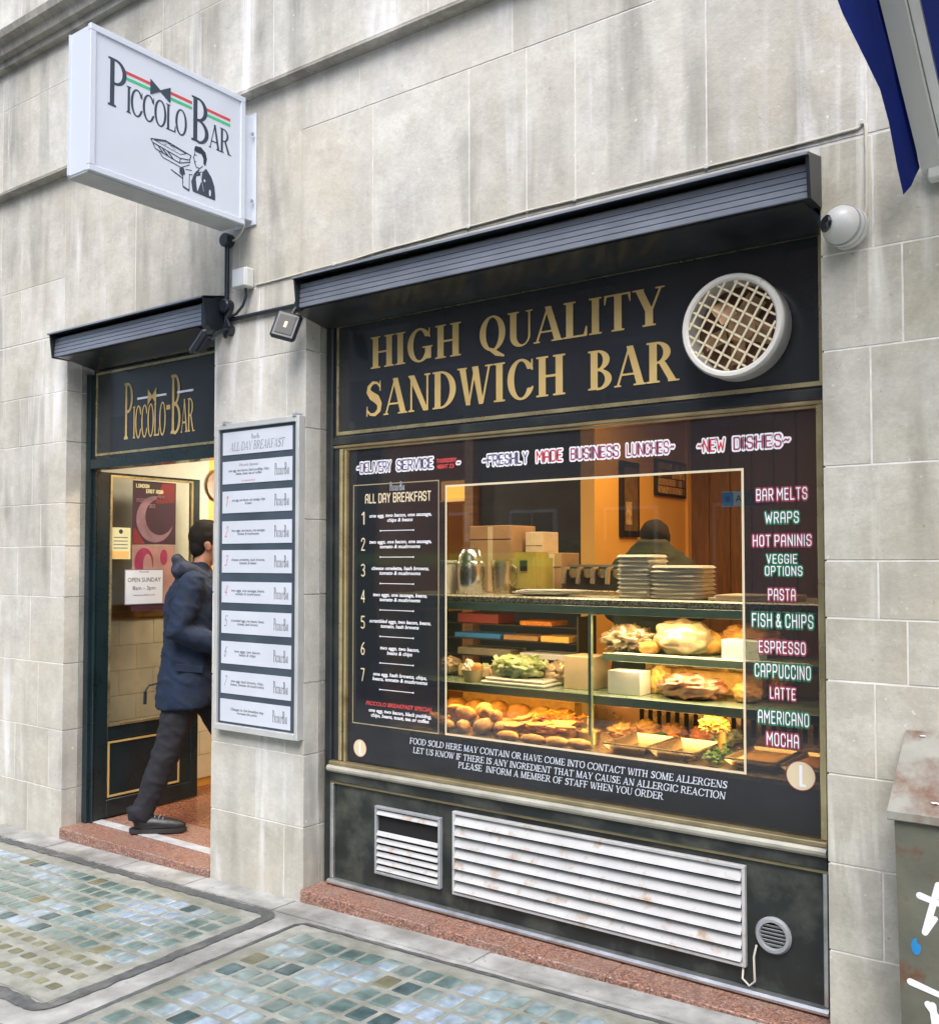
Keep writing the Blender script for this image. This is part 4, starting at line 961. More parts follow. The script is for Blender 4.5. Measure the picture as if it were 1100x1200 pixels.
bm = nb(); prism_x(bm, [(-.002, 2.915), (-.05, 2.915), (-.112, 2.875), (-.112, 2.77), (-.09, 2.735), (-.002, 2.74)], -4.03, -3.983); obj('motor_cover', bm, 'black_plastic', s2)

# ------------------------------------------------------------------ projecting sign
SX1, SX0, SYO, SYI, SZ0, SZ1 = -3.755, -3.925, -.925, -.075, 3.234, 3.872
ps = thing('projecting_sign', (-3.84, -.07, 3.23), 'white projecting box sign with the PICCOLO BAR name and waiter emblem above the doorway', 'sign')
box('cabinet', SX0, SX1-.018, SYO, SYI, SZ0+.004, SZ1, 'sign_white', ps, bev=.004)
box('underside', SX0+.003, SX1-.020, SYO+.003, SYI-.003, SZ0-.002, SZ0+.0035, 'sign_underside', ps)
bm = nb()
for (a, b, c, d_) in ((SYO-.004, SYI+.004, SZ1-.026, SZ1+.003), (SYO-.004, SYI+.004, SZ0, SZ0+.026), (SYO-.004, SYO+.024, SZ0+.026, SZ1-.026), (SYI-.024, SYI+.004, SZ0+.026, SZ1-.026)): bx(bm, SX1-.018, SX1+.004, a, b, c, d_, .002)
obj('face_frame', bm, 'sign_white', ps)
box('face_panel', SX1-.0175, SX1-.004, SYO+.020, SYI-.020, SZ0+.022, SZ1-.022, 'sign_white', ps)
box('end_trim', SX0+.01, SX0+.022, SYO-.006, SYO, SZ0+.01, SZ1-.005, 'sign_white', ps)
bm = nb(); bx(bm, -3.885, SX1-.01, SYI, -.003, 3.27, 3.80, .003); bx(bm, -3.90, SX1+.012, -.012, -.002, 3.25, 3.82, .002); obj('bracket', bm, 'sign_white', ps)
for z in (3.36, 3.70): box('bolt', SX1+.000, SX1+.010, -.034, -.022, z, z+.012, 'grey_plastic', ps)
lx = SX1-.003
V, Fa, W_ = layout('Piccolo', MID, 'mid', 34, 0, .25, -.05); flat('lettering', V, Fa, (lx, -.842, 3.552), YW, ZW, .425/W_, .215, 'logo_navy', ps)
V, Fa, W_ = layout('Bar', MID, 'mid', 34, 0, .25, -.05); flat('lettering', V, Fa, (lx, -.398, 3.552), YW, ZW, .240/W_, .215, 'logo_navy', ps)
for (a, b) in ((-.762, -.618), (-.520, -.392), (-.320, -.162)):
    sheet_x('red_stripe', a, b, 3.722, 3.736, lx-.0005, 'ink_red', ps, th=.0004); sheet_x('green_stripe', a, b, 3.696, 3.710, lx-.0005, 'ink_green', ps, th=.0004)
shape('bow_tie', U(pg([(-1, 1), (0, .10), (0, -.10), (-1, -1)]), pg([(1, 1), (0, .10), (0, -.10), (1, -1)])), (-1.1, 1.1, -1.1, 1.1), .06, (lx+.0012, -.569, 3.716), YW, ZW, .055, .037, 'logo_navy', ps)
# waiter emblem, drawn in a 0..1.9 x 0..1 frame
ew, ez, es = -.622, 3.302, .232
def emb(f, m_, dx=0.0, g_=.014, b=(-.05, 1.75, -.08, 1.08)): return shape('emblem', f, b, g_, (lx+dx, ew, ez), YW, ZW, es, es, m_, ps)
jacket = pg([(1.03, .02), (.99, .22), (1.06, .40), (1.16, .52), (1.27, .50), (1.36, .60), (1.50, .46), (1.58, .28), (1.60, .10), (1.60, 0)])
shirt = pg([(1.14, .05), (1.10, .30), (1.17, .50), (1.26, .52), (1.24, .30)])
hair = U(pg([(1.05, .88), (1.08, .98), (1.22, 1.0), (1.34, .93), (1.38, .80), (1.34, .64), (1.29, .68), (1.29, .78), (1.24, .86), (1.14, .86)]))
face = U(sg([(1.07, .86), (1.06, .78), (1.03, .72), (1.06, .70), (1.06, .64), (1.09, .60), (1.10, .55), (1.20, .55), (1.27, .62)], .008), sg([(1.08, .79), (1.12, .80)], .008), sg([(1.18, .54), (1.17, .44), (1.25, .50)], .007), sg([(1.14, .46), (1.20, .42), (1.14, .38), (1.20, .46)], .014), sg([(1.07, .66), (1.11, .66)], .006))
trayf = U(sg([(.02, .76), (.36, .84), (.98, .74), (.94, .64), (.72, .60), (.06, .70), (.02, .76)], .010), sg([(.10, .76), (.36, .81), (.86, .74), (.72, .68), (.10, .76)], .007), sg([(.06, .70), (.12, .60), (.70, .50), (.72, .60)], .010), sg([(.70, .50), (.96, .60), (.94, .64)], .010), sg([(.22, .56), (.30, .48), (.74, .42), (.94, .54)], .009),
          sg([(.20, .66), (.30, .58)], .012), sg([(.30, .64), (.42, .56)], .012), sg([(.42, .63), (.54, .54)], .012), sg([(.30, .77), (.42, .75)], .006), sg([(.48, .78), (.60, .73)], .006))
hand = U(pg([(.70, .40), (.80, .44), (.84, .32), (.76, .26), (.70, .30)]), sg([(.50, .30), (.76, .22)], .012), sg([(.78, .30), (.78, .06), (.94, .02), (.94, .34)], .009), sg([(.80, .045), (.93, .015)], .018), sg([(.84, .42), (1.0, .44)], .008), sg([(.94, .34), (1.02, .36)], .009))
emb(jacket, 'logo_navy'); emb(shirt, 'sign_white', .0007); emb(hair, 'logo_black', .0002); emb(face, 'logo_black', .0012); emb(trayf, 'logo_navy', .0004); emb(hand, 'logo_navy', .0004)
emb(U(el(1.32, .33, .022, .03), el(1.46, .12, .026, .07), sg([(1.20, .50), (1.30, .10)], .006)), 'sign_white', .0007)

# ------------------------------------------------------------------ breakfast menu board on the pier
mb = thing('menu_board', (-3.70, 0, .72), 'tall navy menu board with nine white breakfast cards on the stone pier', 'menu board')
BX0, BX1, BZ0, BZ1 = -3.995, -3.390, .715, 2.255
box('backing', BX0+.022, BX1-.022, -.030, -.012, BZ0+.03, BZ1-.03, 'board_navy', mb)
box('frame_bar', BX0, BX0+.022, -.044, -.002, BZ0, BZ1, 'board_metal', mb, bev=.002); box('frame_bar', BX1-.022, BX1, -.044, -.002, BZ0, BZ1, 'board_metal', mb, bev=.002)
box('frame_bar', BX0+.022, BX1-.022, -.044, -.002, BZ1-.028, BZ1, 'board_metal', mb, bev=.002); box('frame_bar', BX0+.022, BX1-.022, -.048, -.002, BZ0, BZ0+.030, 'board_metal', mb, bev=.002)
for a in (BX0+.06, BX1-.04): box('fixing_clip', a, a+.022, -.050, -.002, BZ1-.006, BZ1+.012, 'grey_plastic', mb, bev=.002)
cz = [(2.211, 2.096), (2.063, 1.949), (1.912, 1.802), (1.761, 1.648), (1.615, 1.502), (1.457, 1.352), (1.311, 1.198), (1.158, 1.046), (1.009, .897), (.869, .757)]
txt = [None, 'one egg, two bacon, black pudding, chips,\nbeans, toast, tea or coffee\n', 'one egg, one bacon, one sausage, chips\n& beans', 'two eggs, one bacon, one sausage,\ntomato & mushrooms', 'cheese omelette, hash browns,\ntomato & beans', 'two eggs, one sausage, beans,\ntomato & mushrooms', 'scrambled eggs, two bacon, beans,\ntomato, hash browns', 'two eggs, two bacon,\nbeans & chips', 'one egg, hash browns, chips,\nbeans, tomato & mushrooms', 'Changes to the breakfast may\nincrease the price']
for k, (zt, zb) in enumerate(cz):
    dx = (-.004 if k in (9,) else 0)
    cdx = box('card', -3.950+dx, -3.445+dx, -.0325, -.0303, zb, zt, 'card_white', mb)
    cy_ = -.0330; zm = (zt+zb)/2
    if k == 0:
        V, Fa, W_ = layout('ALL DAY BREAKFAST', LIGHT, 'light', 24, 0, .35); flat('lettering', V, Fa, (-3.895, cy_, zm-.040), XW, ZW, .395/W_, .044, 'ink_grey', cdx, shear=.15)
        piccolo(cdx, -3.735, -3.675, zm+.014, .026, cy_, 'ink', res=12)
        continue
    small_text('lettering', txt[k], -3.755, cy_, zm-(.008 if k == 1 else 0), .0185, 'ink_grey', cdx, width=.30 if k == 1 else (.19 if k == 7 else .245), bold=.0004, shear=.2, line=.9)
    if k == 1: small_text('lettering', 'Piccolo Special', -3.755, cy_, zt-.022, .020, 'ink_grey', cdx, width=.14, shear=.2); small_text('lettering', 'in a special bun', -3.755, cy_, zb+.014, .014, 'ink_red', cdx, width=.10, shear=.2)
    if 2 <= k <= 8: wall_text('lettering', str(k-1), BLOCK_THIN, 'thin', -3.932, -3.908, zb+.035, .052, cy_, 'ink_red' if k < 6 else 'ink_grey', cdx, res=18, shear=.25, dil=-.02)
    piccolo(cdx, -3.566+dx, -3.464+dx, zm-.028, .058, cy_, 'ink', res=18)

# ------------------------------------------------------------------ louvre vents, round grille, round fan
def louvre(x0, x1, z0, z1, n_, label, missing=(), slat_h=None, fm='louvre_white'):
    t = thing('louvre_vent', ((x0+x1)/2, .15, z0), label, 'vent'); y = .1495
    box('duct_back', x0+.01, x1-.01, y-.0055, y-.0025, z0+.01, z1-.01, 'dark_void', t)
    fr = .013
    for (a, b, c, d_) in ((x0, x1, z1-fr, z1), (x0, x1, z0, z0+fr), (x0, x0+fr, z0+fr, z1-fr), (x1-fr, x1, z0+fr, z1-fr)): box('frame_bar', a, b, y-.022, y, c, d_, fm, t, bev=.002)
    p_ = (z1-z0-2*fr)/n_; hh = slat_h or p_*.56
    for i in range(n_):
        if i in missing: continue
        zc = z0+fr+p_*(i+.5)
        mtx = Matrix.Translation((0, y-.017, zc)) @ Matrix.Rotation(R(-34 if i not in (n_-3,) else -30), 4, 'X')
        bm = nb(); bx(bm, x0+fr+.001, x1-fr-.001, -.0012, .0012, -hh*.62, hh*.62, mtx=mtx)
        # rolled lower lip
        obj('slat', bm, 'louvre_white', t)
    return t
louvre(-3.058, -2.674, .120, .430, 9, 'small grey-framed louvre vent with a missing slat, left of the wide one', missing=(6, 7), fm='grey_plastic')
v2 = louvre(-2.607, -1.298, .114, .472, 7, 'wide rust-stained white louvre vent under the shop window', slat_h=.034)
bm = nb(); tube(bm, [(-1.31, .145, .135), (-1.31, .13, .075), (-1.285, .13, .055), (-1.265, .13, .075), (-1.268, .13, .16), (-1.262, .142, .20)], .004); obj('cable_end', bm, 'cable_cream', v2, smooth=40)
rv = thing('round_vent', (-1.201, .15, .17), 'small round grey slatted vent at the right end of the black riser', 'vent')
bm = nb(); lathe(bm, [(.045, 0), (.063, 0), (.065, .010), (.058, .020), (.048, .020), (.045, .014)], 32, facing_y(-1.201, .1498, .246), close=True); obj('ring', bm, 'grey_plastic', rv, smooth=35)
bm = nb(); lathe(bm, [(0, 0), (.046, 0), (.046, .003), (0, .003)], 24, facing_y(-1.201, .1498, .246)); obj('backing', bm, 'dark_void', rv)
for i in range(6):
    z = -.0325+i*.013; hw = math.sqrt(max(.045**2-z*z, 1e-5))
    bm = nb(); bx(bm, -hw, hw, -.001, .001, -.0048, .0048, mtx=Matrix.Translation((-1.201, .138, .246+z)) @ Matrix.Rotation(R(35), 4, 'X')); obj('slat', bm, 'grey_plastic', rv)
FXc, FZc, FRr = -1.298, 2.400, .189
fan = thing('extractor_fan', (FXc, .15, FZc-FRr), 'round white extractor fan with a cream lattice guard at the right end of the fascia', 'fan')
bm = nb(); lathe(bm, [(FRr-.02, 0), (FRr-.008, 0), (FRr-.002, .012), (FRr-.004, .078), (FRr, .088), (FRr-.003, .104), (FRr-.008, .110), (FRr-.020, .109), (FRr-.027, .102), (FRr-.027, .02), (FRr-.03, .0)], 64, facing_y(FXc, .1495, FZc)); obj('housing', bm, 'old_white', fan, smooth=40)
bm = nb(); lathe(bm, [(0, .004), (FRr-.03, .004), (FRr-.03, .008), (0, .008)], 40, facing_y(FXc, .1495, FZc)); obj('back_plate', bm, 'rusty_fan', fan)
gr = FRr-.029; th_ = R(33)
for s_ in range(2):
    ang = th_+s_*R(88)
    for i in range(8):
        o_ = (-gr+2*gr*(i+.5)/8); hl = math.sqrt(gr*gr-o_*o_)
        bm = nb(); bx(bm, -hl, hl, -.0020, .0020, -.0038, .0038, mtx=Matrix.Translation((FXc, .052-.004*s_, FZc)) @ Matrix.Rotation(ang+R(78)*0, 4, 'Y') @ Matrix.Translation((0, 0, o_)))
        obj('guard_wire', bm, 'lattice', fan)
bm = nb(); lathe(bm, [(0, .055), (.05, .055), (.058, .045), (.058, .01), (0, .01)], 24, facing_y(FXc+.02, .1495, FZc)); obj('motor', bm, 'fan_metal', fan, smooth=40)
for k in range(5):
    a = 2*math.pi*k/5+.3; bm = nb()
    bx(bm, .045, .128, -.0015, .0015, -.036, .036, mtx=Matrix.Translation((FXc, .112, FZc)) @ Matrix.Rotation(a, 4, 'Y') @ Matrix.Rotation(R(28), 4, 'X')); obj('blade', bm, 'fan_metal', fan)

# ------------------------------------------------------------------ small wall fittings
dc = thing('dome_camera', (-.885, 0, 2.57), 'white dome security camera on the stone right of the shutter box', 'camera')
rotc = Matrix.Translation((-.872, -.004, 2.645)) @ Vector((-.22, -1, .04)).to_track_quat('Z', 'Y').to_matrix().to_4x4()
bm = nb(); lathe(bm, [(0, 0), (.064, 0), (.067, .006), (.067, .024), (.064, .028), (.066, .031), (.0655, .046), (.062, .050), (.064, .053), (.060, .072), (.050, .090), (.034, .104), (.016, .111), (0, .112)], 40, rotc); obj('housing', bm, 'white_plastic', dc, smooth=30)
bm = nb(); lathe(bm, [(0, .108), (.024, .105), (.028, .111), (.022, .117), (0, .118)], 20, Matrix.Translation((-.882, -.050, 2.647)) @ Vector((-.62, -.80, .02)).to_track_quat('Z', 'Y').to_matrix().to_4x4() @ Matrix.Translation((0, 0, -.047))); obj('lens', bm, 'lens_black', dc, smooth=40)
for h_, r0 in ((.030, .0665), (.052, .0645), (.058, .0645)):
    bm = nb(); lathe(bm, [(r0-.003, h_-.001), (r0+.0006, h_-.001), (r0+.0006, h_+.0012), (r0-.003, h_+.0012)], 40, rotc, close=True); obj('seam_ring', bm, 'grey_plastic', dc)
cb = thing('wall_cable', (-2.4, 0, 2.95), 'thin cream cable clipped along the wall above the shop window down to the dome camera', 'cable')
pts = []
for i in range(60):
    t_ = i/59; x = -3.74+t_*(-.84+3.74); pts.append((x, -.006, 2.955+.010*math.sin(x*2.1)+.004*noise.noise(Vector((x*4, 0, 0)))+.028*t_**2))
pts += [(-.826, -.006, 2.990), (-.820, -.006, 2.978)]+[(-.818+.003*noise.noise(Vector((0, k*.7, 0))), -.006, 2.96-k*.035) for k in range(8)]+[(-.826, -.006, 2.665)]
bm = nb(); tube(bm, pts, .0048, 6); obj('cable', bm, 'cable_cream', cb, smooth=50)
for x in (-3.2, -2.42, -1.905, -1.364, -.83):
    zz = min(pts, key=lambda q: abs(q[0]-x))[2]; box('cable_clip', x-.007, x+.007, -.012, -.001, zz-.008, zz+.008, 'white_plastic', cb, bev=.002)
jb = thing('junction_box', (-3.80, 0, 2.93), 'small grey square junction box on the wall below the projecting sign', 'junction box')
box('body', -3.855, -3.755, -.058, -.001, 2.930, 3.030, 'white_plastic', jb, bev=.008); box('lid', -3.852, -3.758, -.066, -.0585, 2.934, 3.026, 'board_metal', jb, bev=.004)
bm = nb(); tube(bm, [(-3.79, -.03, 2.93), (-3.785, -.03, 2.89), (-3.81, -.03, 2.845), (-3.86, -.03, 2.81), (-3.925, -.03, 2.80)], .007); obj('lead', bm, 'black_plastic', jb, smooth=40)
cd = thing('black_conduit', (-3.945, 0, 2.78), 'black conduit pipe with two round boxes running down beside the door shutter box', 'pipe')
bm = nb(); tube(bm, [(-3.945, -.020, 3.19), (-3.945, -.020, 2.89)], .0125, 12); obj('pipe', bm, 'black_plastic', cd, smooth=40)
for z in (3.205, 2.865):
    bm = nb(); lathe(bm, [(0, 0), (.036, 0), (.036, .040), (.030, .046), (0, .046)], 24, facing_y(-3.945, -.001, z)); obj('round_box', bm, 'black_plastic', cd, smooth=35)
bm = nb(); tube(bm, [(-3.945, -.02, 2.83), (-3.94, -.02, 2.79), (-3.955, -.03, 2.74), (-3.94, -.03, 2.70)], .010, 8); tube(bm, [(-3.91, -.02, 2.85), (-3.93, -.03, 2.80), (-3.90, -.035, 2.75)], .008, 8); obj('flex', bm, 'black_plastic', cd, smooth=40)
bm = nb(); tube(bm, [(-3.91, -.012, 3.20), (-3.87, -.02, 3.20), (-3.82, -.03, 3.225), (-3.79, -.03, 3.28)], .0055, 8); obj('sign_lead', bm, 'cable_cream', cd, smooth=40)
hb_ = thing('horizontal_conduit', (-3.7, 0, 2.79), 'thin black pipe running across the pier to the right-hand floodlight', 'pipe')
bm = nb(); tube(bm, [(-3.93, -.014, 2.794), (-3.43, -.014, 2.794)], .011, 10); obj('pipe', bm, 'black_plastic', hb_, smooth=40)
def flood(loc, rz, rx, label, mount):
    t = thing('floodlight', loc, label, 'floodlight')
    M_ = Matrix.Translation(loc) @ Matrix.Rotation(rz, 4, 'Z') @ Matrix.Rotation(rx, 4, 'X') @ Matrix.Rotation(R(16), 4, 'Y')
    bm = nb(); bx(bm, -.062, .062, -.012, .018, -.072, .072, .012, M_); obj('body', bm, 'black_plastic', t, smooth=30)
    bm = nb(); bx(bm, -.040, .040, -.0155, -.0125, -.048, .048, .001, M_); obj('glass', bm, 'lamp_glass', t)
    bm = nb()
    for k in range(6): bx(bm, -.04+k*.016-.002, -.04+k*.016+.002, .018, .034, -.05, .05, 0, M_)
    obj('cooling_fins', bm, 'black_plastic', t)
    bm = nb(); bx(bm, -.007, .007, -.007, .007, -.016, .016, .001, M_ @ Matrix.Translation((0, -.0165, 0)) @ Matrix.Diagonal((1, .1, 1, 1))); obj('led', bm, 'sticker_cream', t)
    q = M_ @ Vector((0, .03, .03)); bm = nb(); tube(bm, [q, q.lerp(Vector(mount), .5)+Vector((0, 0, .01)), mount], .011, 8); lathe(bm, [(0, 0), (.030, 0), (.030, .035), (0, .035)], 18, facing_y(mount[0], -.001, mount[2])); obj('bracket', bm, 'black_plastic', t, smooth=35)
    return t
flood((-3.405, -.115, 2.668), R(38), R(-14), 'black floodlight hanging under the left end of the long shutter box', (-3.405, -.03, 2.79))
flood((-3.935, -.185, 2.655), R(-52), R(-38), 'black floodlight turned side-on below the doorway shutter box', (-3.93, -.03, 2.74))

# ------------------------------------------------------------------ utility cabinet with graffiti
uc = thing('utility_cabinet', (-.25, -.15, gz(-.3)), 'rusty grey-green street cabinet with white graffiti at the right edge', 'cabinet')
g0 = gz(-.3)
bm = nb()
bt = [(-.690, -.245), (.16, -.245), (.16, -.025), (-.690, -.025)]; tp = [(-.706, -.245), (.17, -.245), (.17, -.025), (-.706, -.025)]
lo = [bm.verts.new((x, y, g0-.02)) for x, y in bt]; hi = [bm.verts.new((x, y, .812 if y < -.1 else .985)) for x, y in tp]
for i in range(4): bm.faces.new((lo[i], lo[(i+1) % 4], hi[(i+1) % 4], hi[i]))
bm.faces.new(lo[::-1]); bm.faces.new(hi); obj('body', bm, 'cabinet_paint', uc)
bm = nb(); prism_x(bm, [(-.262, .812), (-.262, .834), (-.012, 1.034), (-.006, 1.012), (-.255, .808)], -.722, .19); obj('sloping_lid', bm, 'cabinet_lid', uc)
box('door_panel', -.02, .12, -.250, -.2445, .12, .78, 'cabinet_paint', uc, bev=.002)
gy = -.2458
for qi, q in enumerate(([(-.640, .602), (-.585, .588), (-.50, .580)], [(-.590, .640), (-.628, .500), (-.600, .545), (-.53, .60)], [(-.668, .352), (-.60, .336), (-.50, .318)], [(-.622, .300), (-.585, .250), (-.50, .300)], [(-.610, .300), (-.600, .200), (-.50, .185)], [(-.46, .55), (-.40, .40), (-.30, .52)])):
    f = sg([((x+.75)*10, z*10) for x, z in q], [.10, .085, .07][:len(q)])
    xs = [(x+.75)*10 for x, z in q]; zs = [z*10 for x, z in q]
    shape('graffiti_stroke', f, (min(xs)-.2, max(xs)+.2, min(zs)-.2, max(zs)+.2), .04, (-.75, gy-.0006*qi, 0), XW, ZW, .1, .1, 'graffiti_white', uc)
shape('blue_paint_spot', SUBT(el(0, 0, 1, 1.6), el(.9, 1.2, .8, .7)), (-1.1, 1.1, -1.7, 1.7), .1, (-.652, gy, .455), XW, ZW, .013, .015, 'paint_blue', uc)
for x, y, z, m_ in ((-.60, -.225, .866, 'sticker_white'), (-.57, -.215, .874, 'cheese'), (-.67, -.03, 1.022, 'sticker_white')):
    bm = nb(); ellipsoid(bm, (x, y, z), (.012, .007, .003), sub=1, nz=.6, seed=int(x*100)); obj('litter_scrap', bm, m_, uc)

# ------------------------------------------------------------------ neighbour's awning (top right corner)
aw = thing('shop_awning', (-.35, -.05, 2.75), 'blue fabric awning with a white side arm, cut off by the top right corner', 'awning')
def beam(bm, a, b, wx, wt):
    a, b = Vector(a), Vector(b); d = (b-a).normalized(); u = Vector((1, 0, 0)); v_ = d.cross(u).normalized()
    vs = []
    for q in (a, b):
        for s_, t_ in ((0, -.5), (1, -.5), (1, .5), (0, .5)): vs.append(bm.verts.new(q+u*wx*s_+v_*wt*t_))
    for i in range(4): bm.faces.new((vs[i], vs[(i+1) % 4], vs[4+(i+1) % 4], vs[4+i]))
    bm.faces.new(vs[3::-1]); bm.faces.new(vs[4:8])
B0, A0 = Vector((-.645, -.03, 2.79)), Vector((-.735, -1.03, 3.86))
bm = nb(); beam(bm, B0, A0, .062, .05); obj('side_arm', bm, 'awning_white', aw)
bm = nb(); beam(bm, B0+Vector((.064, 0, .03)), A0+Vector((.064, 0, .03)), .028, .04); obj('inner_arm', bm, 'board_metal', aw)
bm = nb(); d = A0-B0
lower = [(-.690, -.085, 2.695), (-.690, -.16, 2.755), (-.690, -.26, 2.86), (-.695, -.34, 2.93), (-.695, -.50, 2.952), (-.70, -.70, 2.99), (-.71, -.90, 3.09), (-.72, -1.1, 3.2)]
n_ = len(lower); L_, T2 = [], []
for i, q in enumerate(lower):
    t_ = i/(n_-1)*1.02; up = B0+d*t_+Vector((-.002, 0, 0)); L_.append(bm.verts.new(q)); T2.append([bm.verts.new(Vector(q).lerp(up, s_)+Vector((.006*math.sin(i*1.7+s_*5), 0, 0))) for s_ in (.33, .66, 1)])
for i in range(n_-1):
    a = [L_[i]]+T2[i]; b = [L_[i+1]]+T2[i+1]
    for k in range(3): bm.faces.new((a[k], b[k], b[k+1], a[k+1]))
bmesh.ops.solidify(bm, geom=bm.faces[:], thickness=.006); obj('side_valance', bm, 'awning_blue', aw, smooth=60)
bm = nb(); beam(bm, B0+Vector((.095, .0, .02)), A0+Vector((.095, 0, .02)), 2.4, .02); obj('canopy', bm, 'awning_blue', aw)
box('wall_bracket', -.63, -.56, -.05, -.001, 2.74, 2.85, 'awning_white', aw, bev=.006)

# ------------------------------------------------------------------ people
def tpt(o, f, l, k=1.022): return lambda X, Y, Z: (o[0]+(f[0]*X+l[0]*Y)*k, o[1]+(f[1]*X+l[1]*Y)*k, o[2]+Z*k)
def loft(bm, T, rings, seg=20):
    """rings: (cx, cy, cz, rx, ry, tiltx) in the local frame"""
    R_ = []
    for (cx, cy, cz, rx, ry, tl) in rings:
        R_.append([bm.verts.new(T(cx+rx*math.cos(2*math.pi*k/seg), cy+ry*math.sin(2*math.pi*k/seg), cz+tl*math.cos(2*math.pi*k/seg))) for k in range(seg)])
    for A, B_ in zip(R_, R_[1:]):
        for k in range(seg): bm.faces.new((A[k], A[(k+1) % seg], B_[(k+1) % seg], B_[k]))
    bm.faces.new(R_[0][::-1]); bm.faces.new(R_[-1])
def fingers(bm, T, base, dirx, curl=.5):
    for k, (dy, L) in enumerate(((-.028, .072), (-.010, .080), (.009, .076), (.027, .060))):
        p0 = Vector(base)+Vector((.045, dy, 0)); p1 = p0+Vector((L*.45, 0, -.3*L*curl)); p2 = p1+Vector((L*.30, 0, -.5*L*curl)); p3 = p2+Vector((L*.16, 0, -.5*L*curl))
        tube(bm, [T(*q) for q in (p0-Vector((.02, 0, 0)), p0, p1, p2, p3)], [.009, .0095, .0085, .008, .006], 8)
    p0 = Vector(base)+Vector((.0, -.03, 0)); tube(bm, [T(*q) for q in (p0, p0+Vector((.03, -.022, -.01)), p0+Vector((.058, -.026, -.016)))], [.012, .0105, .008], 8)
    ellipsoid(bm, T(*(Vector(base)+Vector((.018, 0, 0)))), (.048, .040, .017), sub=2)
def person(loc, yaw, label, coat='coat_navy', hoodm='hood_fabric', trous='denim_black', lean=.03, legs=None, arms=None, hooded=True, head_drop=0.0):
    t = thing('person', loc, label, 'person'); c, s_ = math.cos(yaw), math.sin(yaw)
    T = tpt(loc, (c, s_), (-s_, c)); rz = Matrix.Rotation(yaw, 3, 'Z')
    legs = legs or {-1: [(0, .90), (-.10, .50), (-.265, .10)], 1: [(0, .90), (.20, .52), (.26, .10)]}
    arms = arms or {-1: [(0.0, -.195, 1.41), (-.075, -.262, 1.145), (.175, -.215, 1.055)], 1: [(0.0, .195, 1.41), (-.02, .25, 1.14), (.20, .19, 1.10)]}
    hx = .035+lean; hz = 1.625-head_drop
    # body: one skin
    bm = nb()
    loft(bm, T, [(-.01, 0, .84, .09, .14, 0), (-.01, 0, .95, .10, .155, 0), (0, 0, 1.12, .095, .135, 0), (.01, 0, 1.30, .11, .165, 0), (.01, 0, 1.42, .08, .15, 0), (.015, 0, 1.47, .05, .07, 0), (hx-.02, 0, 1.58-head_drop, .05, .052, 0)])
    for sd_ in (-1, 1):
        (x0, z0), (x1, z1), (x2, z2) = legs[sd_]; y0 = .085*sd_
        tube(bm, [T(x0, y0, z0), T((x0+x1)/2, y0, (z0+z1)/2), T(x1, y0*1.05, z1), T((x1+x2)/2, y0*1.05, (z1+z2)/2), T(x2, y0*1.1, z2), T(x2, y0*1.1, z2-.04)], [.088, .076, .055, .052, .036, .038], 14)
        ft = Vector((x2, y0*1.1, z2)); bm2 = None
        tube(bm, [T(x2-.03, y0*1.1, z2-.055), T(x2+.07, y0*1.15, z2-.05), T(x2+.17, y0*1.3, z2-.062)], [.034, .036, .026], 10)
        a0, a1, a2 = arms[sd_]
        tube(bm, [T(*a0), T(*a1), T(*a2)], [.055, .040, .028], 12); tube(bm, [T(*a2), T(a2[0]+.045, a2[1], a2[2])], [.027, .026], 10)
        fingers(bm, T, (a2[0]+.045, a2[1], a2[2]), 1)
    # head: skull, face, jaw, nose, ears
    ellipsoid(bm, T(hx-.005, 0, hz+.045), (.102, .080, .102), rz, 3); ellipsoid(bm, T(hx+.030, 0, hz-.030), (.062, .056, .078), rz, 3); ellipsoid(bm, T(hx+.055, 0, hz-.072), (.030, .030, .024), rz, 2)
    tube(bm, [T(hx+.090, 0, hz+.025), T(hx+.104, 0, hz-.002), T(hx+.112, 0, hz-.022), T(hx+.092, 0, hz-.030)], [.009, .011, .013, .010], 8)
    ellipsoid(bm, T(hx+.088, 0, hz-.048), (.012, .022, .007), rz, 2); ellipsoid(bm, T(hx+.086, 0, hz-.060), (.012, .018, .006), rz, 2); ellipsoid(bm, T(hx+.082, 0, hz+.038), (.014, .052, .010), rz, 2)
    tube(bm, [T(hx-.015, 0, hz-.03), T(hx-.045, 0, hz-.12), T(.0, 0, hz-.19)], [.055, .054, .062], 14)
    for sd_ in (-1, 1): ellipsoid(bm, T(hx-.005, .078*sd_, hz-.002), (.019, .009, .031), rz @ Matrix.Rotation(R(-14), 3, 'Y'), 2); ellipsoid(bm, T(hx-.010, .082*sd_, hz+.012), (.018, .008, .016), rz, 2)
    blob('body', bm, 'skin', t, voxel=.0075, smooth=2)
    for sd_ in (-1, 1):
        e_ = box('eye', -.010, .010, -.010, .010, -.006, .006, 'lens_black', t, bev=.004); e_.location = Vector(T(hx+.082, .030*sd_, hz+.018))-WLOC[t.name]
    # hair
    bm = nb(); ellipsoid(bm, T(hx-.020, 0, hz+.062), (.110, .088, .101), rz, 3, nz=.10, seed=2); ellipsoid(bm, T(hx-.055, 0, hz+.005), (.062, .072, .078), rz, 3, nz=.08, seed=5)
    ellipsoid(bm, T(hx+.045, 0, hz+.105), (.055, .062, .034), rz, 2, nz=.1, seed=4)
    for sd_ in (-1, 1): ellipsoid(bm, T(hx+.012, .070*sd_, hz+.035), (.016, .010, .036), rz, 2)
    blob('hair', bm, 'hair', t, voxel=.008, smooth=1)
    # trousers
    bm = nb(); loft(bm, T, [(-.01, 0, .78, .10, .165, 0), (-.01, 0, .90, .118, .175, 0), (-.01, 0, 1.02, .112, .165, 0)])
